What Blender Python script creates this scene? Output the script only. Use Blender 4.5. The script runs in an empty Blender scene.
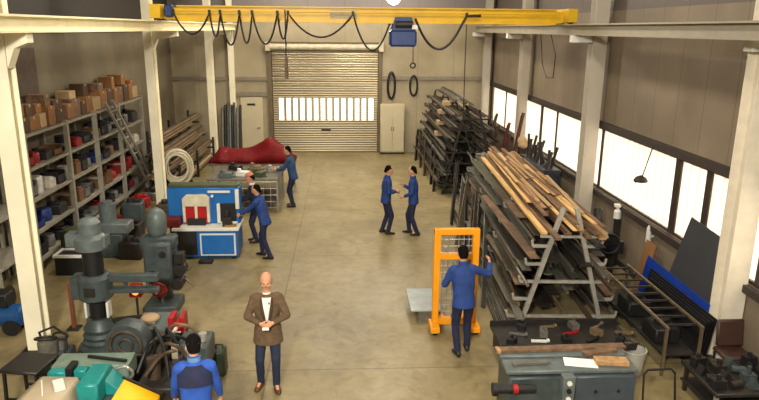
import bpy, bmesh, math, random
from mathutils import Vector, Matrix, noise, Euler
random.seed(7)
sc = bpy.context.scene
C = sc.collection
R = math.radians
V3 = Vector

# ------------------------------------------------------------------ camera
cam_d = bpy.data.cameras.new('camera'); cam = bpy.data.objects.new('camera', cam_d); C.objects.link(cam)
sc.camera = cam
FPX = 645.0
cam_d.sensor_width = 36; cam_d.lens = 36 * FPX / 759; cam_d.clip_end = 200
yaw, pitch, roll = R(3.13), R(14.86), R(0.55)
fw = V3((math.sin(yaw)*math.cos(pitch), math.cos(yaw)*math.cos(pitch), -math.sin(pitch)))
r0 = V3((math.cos(yaw), -math.sin(yaw), 0)); u0 = r0.cross(fw)
rr = r0*math.cos(roll) + u0*math.sin(roll); uu = u0*math.cos(roll) - r0*math.sin(roll)
mw = Matrix((( rr.x, uu.x, -fw.x, 0), (rr.y, uu.y, -fw.y, 0), (rr.z, uu.z, -fw.z, 5.1), (0, 0, 0, 1)))
cam.matrix_world = mw

# ------------------------------------------------------------------ world, lights, exposure
w = bpy.data.worlds.new('world'); sc.world = w; w.use_nodes = True
w.node_tree.nodes['Background'].inputs[0].default_value = (0.85, 0.92, 1.0, 1)
w.node_tree.nodes['Background'].inputs[1].default_value = 1.0
sc.view_settings.view_transform = 'Standard'; sc.view_settings.look = 'None'
sc.view_settings.exposure = 0.0; sc.view_settings.gamma = 1.0; sc.view_settings.use_curve_mapping = False
sc.cycles.use_denoising = True
sc.cycles.max_bounces = 6; sc.cycles.diffuse_bounces = 3
WARM = (1.0, 0.90, 0.74)
def area(name, loc, sx, sy, power, col, rot=(0,0,0)):
    l = bpy.data.lights.new(name, 'AREA'); l.shape = 'RECTANGLE'; l.size = sx; l.size_y = sy
    l.energy = power; l.color = col
    o = bpy.data.objects.new(name, l); C.objects.link(o); o.location = loc; o.rotation_euler = rot
    return o
for i, (x, y) in enumerate([(-2.6, 5), (2.6, 5), (-2.6, 12), (2.6, 12), (-2.6, 19), (2.6, 19), (-2.0, 24.5), (2.0, 24.5)]):
    area('ceiling_light', (x, y, 7.7), .7, 2.2, [90, 190, 220, 215, 210, 205, 190, 190][i], WARM)
area('front_fill_light', (-1.5, -1.5, 6.9), 1.0, .7, 1600, (1.0, .95, .84), (R(48), 0, R(8)))  # added flash-like fill above and behind the camera, brightens the cream columns

# ------------------------------------------------------------------ materials
MATS = {}
def srgb(c):
    return tuple(((v/255)/12.92 if v/255 <= .04045 else ((v/255+.055)/1.055)**2.4) for v in c)
def mat(name, col, rough=.55, metal=0., var=.25, scale=6., bump=.0, col2=None, detail=4, spec=None):
    if name in MATS: return MATS[name]
    m = bpy.data.materials.new(name); m.use_nodes = True; nt = m.node_tree
    b = nt.nodes['Principled BSDF']
    c = srgb(col); c2 = srgb(col2) if col2 else tuple(v*(1-var) for v in c)
    tc = nt.nodes.new('ShaderNodeTexCoord'); n = nt.nodes.new('ShaderNodeTexNoise')
    n.inputs['Scale'].default_value = scale; n.inputs['Detail'].default_value = detail
    nt.links.new(tc.outputs['Object'], n.inputs['Vector'])
    r = nt.nodes.new('ShaderNodeValToRGB')
    r.color_ramp.elements[0].position = .35; r.color_ramp.elements[1].position = .68
    r.color_ramp.elements[0].color = (*c2, 1); r.color_ramp.elements[1].color = (*c, 1)
    nt.links.new(n.outputs['Fac'], r.inputs['Fac']); nt.links.new(r.outputs['Color'], b.inputs['Base Color'])
    b.inputs['Roughness'].default_value = rough; b.inputs['Metallic'].default_value = metal
    if spec is not None: b.inputs['Specular IOR Level'].default_value = spec
    if bump:
        bp = nt.nodes.new('ShaderNodeBump'); bp.inputs['Strength'].default_value = bump; bp.inputs['Distance'].default_value = .02
        nt.links.new(n.outputs['Fac'], bp.inputs['Height']); nt.links.new(bp.outputs['Normal'], b.inputs['Normal'])
    MATS[name] = m; return m
def emit(name, col, s):
    if name in MATS: return MATS[name]
    m = bpy.data.materials.new(name); m.use_nodes = True; b = m.node_tree.nodes['Principled BSDF']
    b.inputs['Base Color'].default_value = (*srgb(col), 1)
    b.inputs['Emission Color'].default_value = (*srgb(col), 1); b.inputs['Emission Strength'].default_value = s
    MATS[name] = m; return m

cream = mat('cream_paint', (250, 242, 212), .45, var=.12, scale=2)
greycol = mat('greyish_paint', (186, 176, 160), .5, var=.12, scale=2)
railm = mat('rail_paint_grey', (150, 141, 122), .5, var=.12, scale=3)
railcream = mat('rail_paint_cream', (246, 236, 196), .5, var=.12, scale=3)
yellow = mat('crane_yellow', (232, 186, 30), .4, var=.15, scale=3)
dyellow = mat('guard_yellow', (250, 190, 10), .4, var=.08, scale=3)
orange = mat('stacker_orange', (245, 160, 20), .4, var=.12, scale=3)
black = mat('black_rubber', (22, 21, 22), .55, var=.3)
dark = mat('dark_steel', (52, 48, 44), .5, .3, var=.4, scale=8)
dark2 = mat('rusty_dark_steel', (88, 72, 56), .6, .2, var=.5, scale=12)
steel = mat('steel_grey', (128, 124, 114), .42, .4, var=.35, scale=9)
bright = mat('bright_steel', (188, 186, 178), .3, .6, var=.2, scale=9)
gmach = mat('machine_grey', (72, 82, 82), .45, .1, var=.35, scale=7)
gmach2 = mat('machine_grey_green', (102, 112, 110), .45, .1, var=.3, scale=7)
teal = mat('teal_paint', (30, 138, 134), .4, var=.22, scale=5)
bluem = mat('machine_blue', (28, 104, 178), .38, var=.14, scale=4)
bluet = mat('tarp_blue', (18, 56, 150), .45, var=.2, scale=4)
hoistb = mat('hoist_blue', (38, 62, 118), .4, var=.25, scale=6)
whitep = mat('white_paint', (226, 224, 214), .45, var=.08, scale=4)
red = mat('red_paint', (176, 24, 26), .42, var=.25, scale=6)
redcloth = mat('red_tarp', (158, 20, 22), .7, var=.35, scale=3, bump=.3)
wood = mat('pine_board', (190, 150, 102), .65, col2=(150, 112, 72), scale=14)
woodl = mat('pale_board', (228, 190, 128), .6, col2=(200, 158, 96), scale=12)
woodd = mat('brown_board', (128, 98, 70), .7, col2=(92, 68, 48), scale=12)
card = mat('cardboard', (140, 96, 54), .8, var=.18, scale=5)
card2 = mat('cardboard_dark', (84, 60, 40), .8, var=.22, scale=5)
card3 = mat('cardboard_pale', (178, 150, 112), .8, var=.15, scale=5)
brownpipe = mat('brown_tube', (134, 112, 82), .55, .2, var=.35, scale=8)
skin = mat('skin', (206, 152, 120), .6, var=.08, scale=10, spec=.25)
hairm = mat('dark_hair', (18, 14, 12), .9, var=.3, spec=.1, scale=30)
hairg = mat('grey_hair', (110, 98, 86), .7, var=.3, scale=30)
workblue = mat('work_blue', (32, 64, 132), .8, var=.3, scale=7, bump=.4)
workblue2 = mat('work_blue_bright', (38, 84, 178), .8, var=.25, scale=7, bump=.4)
navy = mat('navy_cloth', (28, 34, 66), .85, var=.3, scale=9, bump=.4)
denim = mat('denim', (30, 42, 66), .85, var=.3, scale=9, bump=.4)
cord = mat('brown_corduroy', (104, 82, 58), .9, var=.28, scale=14, bump=.4)
shirtw = mat('white_shirt', (232, 226, 216), .8, var=.06)
shoeb = mat('black_shoe', (26, 23, 22), .5, var=.2)
shoebr = mat('brown_leather', (92, 52, 30), .45, var=.25)
sheetgrey = mat('charcoal_sheet', (62, 62, 66), .5, var=.12, scale=2)
sheetblack = mat('black_sheet', (26, 25, 27), .45, var=.2, scale=2)
paper = mat('white_paper', (240, 238, 232), .7, var=.04)
plateg = mat('pale_grey_plate', (150, 158, 156), .35, .2, var=.2, scale=4)
doorm = mat('cabinet_beige', (196, 184, 152), .5, var=.08, scale=2)
greenc = mat('olive_green', (70, 78, 48), .6, var=.3)
beigeplate = mat('beige_cover', (176, 160, 132), .45, var=.12, scale=3)
eyem = mat('eye_dark', (30, 22, 18), .9, var=.1, spec=.0)
lipm = mat('lip', (160, 88, 76), .9, var=.1, spec=.0)

# ------------------------------------------------------------------ mesh helper
def basis(d):
    d = d.normalized(); a = V3((0, 0, 1)) if abs(d.z) < .95 else V3((0, 1, 0))
    x = a.cross(d).normalized(); y = d.cross(x); return x, y, d
class M:
    def __init__(s): s.b = bmesh.new()
    def hexa(s, P):
        v = [s.b.verts.new(p) for p in P]
        for f in ((0,3,2,1),(4,5,6,7),(0,1,5,4),(1,2,6,5),(2,3,7,6),(3,0,4,7)): s.b.faces.new([v[i] for i in f])
        return s
    def box(s, c, d, rot=None):
        c = V3(c); h = [k/2 for k in d]; m = Euler(rot).to_matrix() if rot else Matrix.Identity(3)
        P = [c + m @ V3((x*h[0], y*h[1], z*h[2])) for z in (-1, 1) for x, y in ((-1,-1),(1,-1),(1,1),(-1,1))]
        s.hexa(P); return s
    def bb(s, x0, x1, y0, y1, z0, z1): return s.box(((x0+x1)/2,(y0+y1)/2,(z0+z1)/2),(x1-x0,y1-y0,z1-z0))
    def bar(s, p0, p1, w, h=None, up=None):
        p0, p1 = V3(p0), V3(p1); h = h or w; d = (p1-p0).normalized()
        u = V3(up) if up else (V3((0,0,1)) if abs(d.z) < .9 else V3((0,1,0)))
        x = d.cross(u).normalized(); y = x.cross(d)
        P = [p + x*a*w/2 + y*b*h/2 for p in (p0, p1) for a, b in ((-1,-1),(1,-1),(1,1),(-1,1))]
        s.hexa(P); return s
    def rings(s, cs, cap=True):
        rows = [[s.b.verts.new(p) for p in ring] for ring in cs]; n = len(rows[0])
        for a, b in zip(rows, rows[1:]):
            for i in range(n): s.b.faces.new((a[i], a[(i+1)%n], b[(i+1)%n], b[i]))
        if cap: s.b.faces.new(rows[0][::-1]); s.b.faces.new(rows[-1])
        return s
    def cyl(s, p0, p1, r, r2=None, n=14):
        p0, p1 = V3(p0), V3(p1); r2 = r if r2 is None else r2; x, y, d = basis(p1-p0)
        s.rings([[p + (x*math.cos(2*math.pi*i/n) + y*math.sin(2*math.pi*i/n))*q for i in range(n)] for p, q in ((p0, r), (p1, r2))]); return s
    def lathe(s, prof, c=(0,0,0), ax=(0,0,1), n=20):
        x, y, d = basis(V3(ax)); c = V3(c)
        s.rings([[c + d*h + (x*math.cos(2*math.pi*i/n) + y*math.sin(2*math.pi*i/n))*max(q, .0005) for i in range(n)] for q, h in prof]); return s
    def tube(s, pts, r, n=8, closed=False):
        pts = [V3(p) for p in pts]; cs = []; px = None; N = len(pts)
        for i, p in enumerate(pts):
            a = pts[i-1] if (i or closed) else p; b = pts[(i+1) % N] if (i < N-1 or closed) else p
            d = (b-a).normalized()
            if px is None: px = basis(d)[0]
            x = (px - d*px.dot(d)); x = x.normalized() if x.length > 1e-6 else basis(d)[0]; px = x; y = d.cross(x)
            cs.append([p + (x*math.cos(2*math.pi*k/n) + y*math.sin(2*math.pi*k/n))*r for k in range(n)])
        if closed: cs.append([V3(q) for q in cs[0]])
        s.rings(cs, cap=not closed); return s
    def prism(s, poly, d, ax='y', o=(0,0,0)):   # poly in the two other axes, extruded d along ax
        o = V3(o); f = {'y': lambda a, b, t: V3((a, t, b)), 'x': lambda a, b, t: V3((t, a, b)), 'z': lambda a, b, t: V3((a, b, t))}[ax]
        s.rings([[o + f(a, b, t) for a, b in poly] for t in (0, d)]); return s
    def ell(s, c, r, rot=None, n=14, m=9):
        c = V3(c); q = Euler(rot).to_matrix() if rot else Matrix.Identity(3)
        s.rings([[c + q @ V3((r[0]*math.sin(t)*math.cos(2*math.pi*i/n), r[1]*math.sin(t)*math.sin(2*math.pi*i/n), r[2]*math.cos(t))) for i in range(n)]
                 for t in [math.pi*(.03 + .94*k/m) for k in range(m+1)]]); return s
    def torus(s, c, ax, RR, r, n=24, k=8):
        x, y, d = basis(V3(ax)); c = V3(c)
        return s.tube([c + (x*math.cos(2*math.pi*i/n) + y*math.sin(2*math.pi*i/n))*RR for i in range(n)], r, k, True)
    def mesh(s, name, m, bev=0, smooth=True):
        pass
        bmesh.ops.recalc_face_normals(s.b, faces=s.b.faces)
        if bev: bmesh.ops.bevel(s.b, geom=[e for e in s.b.edges if len(e.link_faces) == 2 and e.calc_face_angle(0) > .7], offset=bev, segments=1, affect='EDGES', clamp_overlap=True)
        me = bpy.data.meshes.new(name); s.b.to_mesh(me); s.b.free()
        if m: me.materials.append(m)
        if smooth:
            me.shade_smooth(); me.set_sharp_from_angle(angle=R(38))
        return me
    def out(s, name, m, parent=None, loc=None, rz=0, bev=0, label=None, smooth=True):
        o = bpy.data.objects.new(name, s.mesh(name, m, bev, smooth)); C.objects.link(o)
        if parent: o.parent = parent
        if loc is not None: o.location = loc
        if rz: o.rotation_euler = (0, 0, rz)
        if label: o['label'] = label
        return o
def tag(o, label=None, cat=None, group=None, kind=None):
    if label: o['label'] = label
    if cat: o['category'] = cat
    if group: o['group'] = group
    if kind: o['kind'] = kind
    return o
def thing(name, label, cat, loc=(0,0,0), rz=0, group=None):
    o = bpy.data.objects.new(name, None); o.empty_display_size = .1; C.objects.link(o)
    o.location = loc; o.rotation_euler = (0, 0, rz); return tag(o, label, cat, group)
def copy_tree(o, parent=None):
    c = o.copy(); C.objects.link(c)
    if parent: c.parent = parent
    for ch in list(o.children): copy_tree(ch, c)
    return c
def struct(name, mb, m, **k): return tag(mb.out(name, m, **k), kind='structure')

ORD = ['first', 'second', 'third', 'fourth', 'fifth', 'sixth', 'seventh', 'eighth', 'ninth', 'tenth', 'eleventh', 'twelfth', 'thirteenth', 'fourteenth', 'fifteenth', 'sixteenth', 'seventeenth', 'eighteenth', 'nineteenth', 'twentieth'] + ['twenty-'+q for q in ('first', 'second', 'third', 'fourth', 'fifth', 'sixth', 'seventh', 'eighth', 'ninth')]
LEVEL = ['lowest', 'second', 'third', 'fourth', 'fifth', 'sixth', 'seventh']
KW = {'tube': 'round tube', 'box': 'square bar', 'angle': 'angle iron', 'channel': 'channel bar', 'flat': 'flat bar', 'board': 'board'}
CW = {'dark_steel': 'dark', 'rusty_dark_steel': 'rusty', 'steel_grey': 'grey', 'brown_steel': 'brown', 'grey_steel_dull': 'ashen', 'greenish_steel': 'greenish', 'pine_board': 'tan', 'pale_board': 'pale', 'brown_board': 'brown', 'cardboard_pale': 'tan', 'cardboard': 'mid-brown', 'cardboard_dark': 'dark brown', 'brown_tube': 'brown', 'bright_steel': 'bright'}
def kw(k, m): return CW.get(m.name, 'dark')+' '+KW[k]
# ------------------------------------------------------------------ the setting
def floor_mat():
    m = bpy.data.materials.new('concrete_floor'); m.use_nodes = True; nt = m.node_tree; b = nt.nodes['Principled BSDF']
    tc = nt.nodes.new('ShaderNodeTexCoord')
    def ns(scale, det=6, dist=0, sy=1):
        mp = nt.nodes.new('ShaderNodeMapping'); mp.inputs['Scale'].default_value = (1, sy, 1)
        nt.links.new(tc.outputs['Object'], mp.inputs['Vector'])
        n = nt.nodes.new('ShaderNodeTexNoise'); n.inputs['Scale'].default_value = scale; n.inputs['Detail'].default_value = det; n.inputs['Distortion'].default_value = dist
        nt.links.new(mp.outputs['Vector'], n.inputs['Vector']); return n
    def ramp(n, p0, p1, c0, c1):
        r = nt.nodes.new('ShaderNodeValToRGB'); r.color_ramp.elements[0].position = p0; r.color_ramp.elements[1].position = p1
        r.color_ramp.elements[0].color = (*c0, 1); r.color_ramp.elements[1].color = (*c1, 1); nt.links.new(n.outputs['Fac'], r.inputs['Fac']); return r
    def mul(a, bb, f=1.0):
        x = nt.nodes.new('ShaderNodeMix'); x.data_type = 'RGBA'; x.blend_type = 'MULTIPLY'; x.inputs[0].default_value = f
        nt.links.new(a, x.inputs[6]); nt.links.new(bb, x.inputs[7]); return x.outputs[2]
    base = ramp(ns(.55, 8, 1.2), .3, .7, srgb((124, 111, 78)), srgb((150, 136, 99)))
    fine = ramp(ns(5, 10, .6), .3, .65, (.8, .78, .74), (1.05, 1.04, 1.02))
    stain = ramp(ns(1.6, 5, 2.5, .6), .28, .42, (.62, .56, .48), (1, 1, 1))
    spots = ramp(ns(9, 3), .24, .30, (.5, .45, .4), (1, 1, 1))
    c = mul(base.outputs['Color'], fine.outputs['Color']); c = mul(c, stain.outputs['Color'], .55); c = mul(c, spots.outputs['Color'], .6)
    # saw-cut joints every 5 m
    br = nt.nodes.new('ShaderNodeTexBrick'); br.offset = 0; br.inputs['Scale'].default_value = 1
    br.inputs['Brick Width'].default_value = 5.2; br.inputs['Row Height'].default_value = 5.2; br.inputs['Mortar Size'].default_value = .015
    br.inputs['Color1'].default_value = br.inputs['Color2'].default_value = (1, 1, 1, 1); br.inputs['Mortar'].default_value = (.6, .55, .5, 1)
    mp = nt.nodes.new('ShaderNodeMapping'); mp.inputs['Location'].default_value = (1.2, 1.4, 0); nt.links.new(tc.outputs['Object'], mp.inputs['Vector']); nt.links.new(mp.outputs['Vector'], br.inputs['Vector'])
    c = mul(c, br.outputs['Color'], .8)
    nt.links.new(c, b.inputs['Base Color'])
    rg = ramp(ns(1.1, 5, 1), .3, .7, (.34,)*3, (.52,)*3); nt.links.new(rg.outputs['Color'], b.inputs['Roughness'])
    b.inputs['Specular IOR Level'].default_value = .45
    return m
struct('floor', M().bb(-7.4, 6.5, -4, 27.6, -.2, 0), floor_mat(), smooth=False)

def panel_mat(name, c, c2, zsplit, ctop, axis='Y', pitch=.9, depth=.25):
    """trapezoidal wall cladding with thin vertical seams; a darker colour above zsplit"""
    m = bpy.data.materials.new(name); m.use_nodes = True; nt = m.node_tree; b = nt.nodes['Principled BSDF']
    tc = nt.nodes.new('ShaderNodeTexCoord'); sp = nt.nodes.new('ShaderNodeSeparateXYZ'); nt.links.new(tc.outputs['Object'], sp.inputs[0])
    n = nt.nodes.new('ShaderNodeTexNoise'); n.inputs['Scale'].default_value = .9; n.inputs['Detail'].default_value = 6; nt.links.new(tc.outputs['Object'], n.inputs['Vector'])
    r = nt.nodes.new('ShaderNodeValToRGB'); r.color_ramp.elements[0].position = .3; r.color_ramp.elements[1].position = .7
    r.color_ramp.elements[0].color = (*srgb(c2), 1); r.color_ramp.elements[1].color = (*srgb(c), 1); nt.links.new(n.outputs['Fac'], r.inputs['Fac'])
    def math_(op, a, v):
        q = nt.nodes.new('ShaderNodeMath'); q.operation = op; nt.links.new(a, q.inputs[0]); q.inputs[1].default_value = v; return q.outputs[0]
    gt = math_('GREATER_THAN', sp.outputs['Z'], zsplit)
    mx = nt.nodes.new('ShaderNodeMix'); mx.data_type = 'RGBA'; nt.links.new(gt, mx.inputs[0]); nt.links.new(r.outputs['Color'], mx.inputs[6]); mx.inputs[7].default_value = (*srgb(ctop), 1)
    fr = math_('FRACT', math_('MULTIPLY', sp.outputs[axis], 1/pitch), 0)
    seam = math_('LESS_THAN', fr, .025)
    mx2 = nt.nodes.new('ShaderNodeMix'); mx2.data_type = 'RGBA'; mx2.blend_type = 'MULTIPLY'
    sm = math_('MULTIPLY', seam, depth); nt.links.new(sm, mx2.inputs[0]); nt.links.new(mx.outputs[2], mx2.inputs[6]); mx2.inputs[7].default_value = (.25, .22, .2, 1)
    nt.links.new(mx2.outputs[2], b.inputs['Base Color']); b.inputs['Roughness'].default_value = .6
    return m
wallL = panel_mat('left_wall_panels', (126, 115, 92), (100, 91, 74), 5.35, (60, 53, 49))  # dark brown top, with the crane's shade put into its colour
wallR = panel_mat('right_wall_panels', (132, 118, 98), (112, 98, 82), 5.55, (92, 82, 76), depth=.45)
wallB = panel_mat('back_wall_panels', (168, 155, 126), (146, 134, 108), 5.9, (124, 116, 112), 'X', 1.5)
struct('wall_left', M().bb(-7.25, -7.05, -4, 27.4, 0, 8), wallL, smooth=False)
# right wall with the window band cut out
WZ0, WZ1 = 1.38, 2.86
wr = M().bb(6.15, 6.35, -4, 27.4, WZ1, 8)
wr.bb(6.15, 6.35, -4, 27.4, 0, WZ0); wr.bb(6.15, 6.35, -4, 2, WZ0, WZ1); wr.bb(6.15, 6.35, 26.75, 27.4, WZ0, WZ1)
struct('wall_right', wr, wallR, smooth=False)
struct('baseboard_right', M().bb(6.11, 6.149, 2, 27, 0, .12), dark, smooth=False)
# back wall around the big door and the personnel door
DX0, DX1, DZ = -3.0, 1.38, 4.2
wb = M().bb(-7.25, DX0, 27.2, 27.4, 0, 8); wb.bb(DX1, 6.35, 27.2, 27.4, 0, 8); wb.bb(DX0, DX1, 27.2, 27.4, DZ, 8)
struct('wall_back', wb, wallB, smooth=False)
struct('wall_front', M().bb(-7.25, 6.35, -4.2, -4, 0, 8), wallB, smooth=False)
struct('ceiling', M().bb(-7.25, 6.35, -4.2, 27.4, 8, 8.2), mat('ceiling_sheet', (150, 140, 126), .7), smooth=False)
girt = mat('girt_grey', (132, 122, 104), .5, var=.15)
struct('trim_1', M().bb(-7.05, -4.75, 27.1, 27.2, 3.0, 3.14).bb(-4.45, DX0-.15, 27.1, 27.2, 3.0, 3.14), girt)
struct('trim_2', M().bb(DX1+.15, 6.1, 27.1, 27.2, 3.06, 3.2), girt)
struct('trim_3', M().bb(-4.45, DX0-.15, 27.1, 27.2, 2.36, 2.52), girt)
struct('trim_4', M().bb(6.06, 6.15, -4, 27.2, 2.86, 3.02).bb(6.05, 6.15, 2, 27.2, 1.26, 1.38), mat('window_lintel', (58, 48, 42), .6))
tag(M().prism([(0, 3.6), (1.9, 3.6), (1.9, 4.62), (.35, 4.62), (0, 4.4)], .06, 'x', (0, 0, 0)).out('wall_panel', mat('panel_brown', (84, 68, 54), .6), loc=(-7.049, 13.4, 0)), 'dark brown panel fixed high on the left wall above the shelving', 'panel')
struct('trim_5', M().bb(-7.05, -6.98, 2, 27.2, 4.95, 5.35), mat('left_wall_strip', (84, 74, 62), .6))  # darker strip along the left wall at rail height

# windows on the right: frame, frosted daylight pane, pale blinds
day = emit('daylit_frosted_pane', (255, 250, 240), 3.0)
wf = mat('window_frame_brown', (60, 48, 42), .5)
def slat_mat():
    m = bpy.data.materials.new('blind_fabric'); m.use_nodes = True; nt = m.node_tree; nt.nodes.remove(nt.nodes['Principled BSDF'])
    t = nt.nodes.new('ShaderNodeBsdfTranslucent'); d = nt.nodes.new('ShaderNodeBsdfDiffuse'); mx = nt.nodes.new('ShaderNodeMixShader')
    n = nt.nodes.new('ShaderNodeTexNoise'); n.inputs['Scale'].default_value = 3; r = nt.nodes.new('ShaderNodeValToRGB')
    r.color_ramp.elements[0].color = (.86, .8, .7, 1); r.color_ramp.elements[1].color = (.96, .93, .87, 1)
    nt.links.new(n.outputs['Fac'], r.inputs['Fac']); nt.links.new(r.outputs[0], t.inputs[0]); nt.links.new(r.outputs[0], d.inputs[0])
    mx.inputs[0].default_value = .35; nt.links.new(t.outputs[0], mx.inputs[1]); nt.links.new(d.outputs[0], mx.inputs[2])
    nt.links.new(mx.outputs[0], nt.nodes['Material Output'].inputs[0]); return m
blind = slat_mat()
wins = [(2.0, 8.7), (8.8, 10.28), (10.46, 11.3), (11.52, 15.0), (15.1, 18.45), (18.55, 19.9), (20.1, 21.9), (22.3, 24.6), (24.7, 26.75)]
for k, (y0, y1) in enumerate(wins):
    y1m = wins[k+1][0] if k+1 < len(wins) else y1
    f = M().bb(6.17, 6.25, y1, max(y1m, y1+.001)+.001, WZ0, WZ1) if y1m > y1 else M()
    f.bb(6.18, 6.24, y0, y1, WZ0, WZ0+.05).bb(6.18, 6.24, y0, y1, WZ1-.05, WZ1)
    fo = struct('window_%d' % (k+1), f, wf)
    M().bb(6.26, 6.275, y0, y1, WZ0+.03, WZ1-.03).out('window_pane', day, fo)
    b = M(); n = max(2, round((y1-y0)/.27)); st = (y1-y0)/n
    for i in range(n):
        b.box((6.215, y0+(i+.5)*st, (WZ0+WZ1)/2), (.004, st*1.10, WZ1-WZ0-.12), (0, 0, R(7)))
    b.out('vertical_blind', blind, fo)

# big sectional door
def sect_mat():
    m = mat('sectional_door_steel', (150, 138, 112), .30, .75, var=.12, scale=1.2); nt = m.node_tree; b = nt.nodes['Principled BSDF']
    tc = nt.nodes.new('ShaderNodeTexCoord'); wv = nt.nodes.new('ShaderNodeTexWave'); wv.bands_direction = 'Z'; wv.inputs['Scale'].default_value = 3.2; wv.inputs['Distortion'].default_value = .4
    bp = nt.nodes.new('ShaderNodeBump'); bp.inputs['Strength'].default_value = .35; bp.inputs['Distance'].default_value = .03
    nt.links.new(tc.outputs['Object'], wv.inputs['Vector']); nt.links.new(wv.outputs['Fac'], bp.inputs['Height']); nt.links.new(bp.outputs['Normal'], b.inputs['Normal'])
    return m
d1 = struct('door_1', M().bb(DX0, DX1, 27.28, 27.34, 0, DZ), mat('door_core', (110, 100, 84), .6))
p = M(); zc = [0, .6, 1.2, 2.4, 3.0, 3.6, 4.2]
for a, b in zip(zc, zc[1:]):
    if a == 1.2:
        p.bb(DX0+.02, DX1-.02, 27.2, 27.28, a+.01, a+.16).bb(DX0+.02, DX1-.02, 27.2, 27.28, b-.12, b-.01)
        nW = 14; x0, x1 = -2.78, 1.22; st = (x1-x0)/nW
        p.bb(DX0+.02, x0+.02, 27.2, 27.28, a+.16, b-.12).bb(x1-.03, DX1-.02, 27.2, 27.28, a+.16, b-.12)
        for i in range(1, nW): p.bb(x0+i*st-.055, x0+i*st+.055, 27.2, 27.28, a+.16, b-.12)
    else:
        for q in range(3):
            h = (b-a)/3; p.bb(DX0+.02, DX1-.02, 27.2+.006*(q % 2), 27.28, a+h*q+.006, a+h*(q+1)-.006)
p.out('door_panel', sect_mat(), d1)
wp = M(); dd = emit('door_window_daylight', (255, 248, 232), 1.7)
for i in range(nW): wp.bb(x0+i*st+.03, x0+(i+1)*st-.03, 27.25, 27.275, 1.36, 2.28)
wp.out('window_pane', dd, d1)
M().bb(-1.0, -.6, 27.17, 27.2, .9, .98).out('door_handle', dark, d1)
struct('trim_6', M().bb(DX0-.16, DX0, 27.05, 27.22, 0, 4.5).bb(DX1, DX1+.16, 27.05, 27.22, 0, 4.5).bb(DX0-.16, DX1+.16, 27.0, 27.2, 4.5, 4.56), mat('door_track', (112, 98, 74), .5, .3))
struct('trim_7', M().cyl((DX0-.1, 27.0, 4.36), (DX1+.1, 27.0, 4.36), .13).bb(DX0-.2, DX0-.02, 26.86, 27.2, 4.2, 4.56).bb(DX1+.02, DX1+.2, 26.86, 27.2, 4.2, 4.56), mat('door_roller', (206, 196, 170), .5))
d2 = struct('door_2', M().bb(-4.32, -3.42, 27.12, 27.199, 0, 2.32), doorm, bev=.01)
M().bb(-4.05, -3.72, 27.1, 27.12, 1.98, 2.06).out('door_plate', black, d2)
M().cyl((-3.55, 27.12, 1.05), (-3.55, 27.05, 1.05), .015).bar((-3.55, 27.05, 1.05), (-3.68, 27.05, 1.05), .02).out('door_handle', dark, d2)

# ------------------------------------------------------------------ columns, runway rails
def column(x, y, side, m, ang='i', top=8.0, wd=.27, dp=.34):
    s = M(); w2 = wd/2
    s.bb(x-w2, x+w2, y-dp/2, y-dp/2+.018, 0, top).bb(x-w2, x+w2, y+dp/2-.018, y+dp/2, 0, top)
    s.bb(x-.03, x+.03, y-dp/2+.018, y+dp/2-.018, 0, top)
    o = s.out('steel_column', m, None)
    M().bb(x-.22, x+.22, y-.24, y+.24, 0, .03).out('base_plate', dark, o)
    return o
side_names = {-1: 'left', 1: 'right'}
colspec = [(-4.99, 9.85, -1, .27, 'bright cream steel column in the left foreground, tallest of the cream columns'),
           (-5.2, 18.0, -1, .22, 'cream steel column rising behind the blue machine and beside the shelving end'),
           (-5.3, 26.2, -1, .24, 'far cream steel column beside the red tarp, near the back left corner'),
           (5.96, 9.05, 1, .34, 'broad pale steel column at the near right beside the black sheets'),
           (5.85, 15.1, 1, .32, 'grey steel column on the right wall behind the near end of the timber stack'),
           (5.85, 21.2, 1, .28, 'grey steel column on the right wall behind the far stock rack'),
           (5.85, 26.9, 1, .26, 'grey steel column in the back right corner')]
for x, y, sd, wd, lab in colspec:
    o = column(x, y, sd, cream if sd < 0 else (greycol if y > 12 else mat('lit_near_column', (226, 216, 196), .5, var=.1)), wd=wd, dp=.26 if y < 12 and sd < 0 else .34)  # near right column: grey paint lightened, its stronger light put into the colour
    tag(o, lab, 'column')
    ix = x - sd*wd/2; rx = (-4.7 if y < 12 else -4.6) if sd < 0 else 5.38
    hx = rx - sd*(.16)
    pts = [(ix, 4.5), (ix, 4.995), (hx, 4.995), (hx, 4.86), (ix - sd*.12, 4.78)]
    if sd > 0: hx = min(hx, ix-.1) if y > 12 else ix-.12; pts = [(ix, 4.84), (ix, 4.995), (hx, 4.995), (hx, 4.84)]
    M().prism(pts, .2, 'y', (0, y-.1, 0)).out('bracket', whitep if sd > 0 else cream, o, label='short stepped bracket holding the crane rail')
tag(M().bb(-4.72, -4.5, 27.0, 27.19, 0, 7).out('steel_post', cream), 'thin pale post standing against the back wall left of the beige door', 'post')
def rail(name, xa, xb, m, lab):
    s = M(); y0, y1 = -3.5, 26.95
    for dx0, dx1, z0, z1 in ((-.13, .13, 5.0, 5.03), (-.02, .02, 5.03, 5.22), (-.13, .13, 5.22, 5.25)):
        s.hexa([V3((xa+dx0, y0, z0)), V3((xa+dx1, y0, z0)), V3((xb+dx1, y1, z0)), V3((xb+dx0, y1, z0)), V3((xa+dx0, y0, z1)), V3((xa+dx1, y0, z1)), V3((xb+dx1, y1, z1)), V3((xb+dx0, y1, z1))])
    tag(s.out(name, m), lab, 'rail')
rail('crane_rail', -4.78, -4.4, railcream, 'cream crane runway beam along the left columns')
rail('crane_rail', 5.38, 5.38, railm, 'grey crane runway beam along the right columns')

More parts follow.
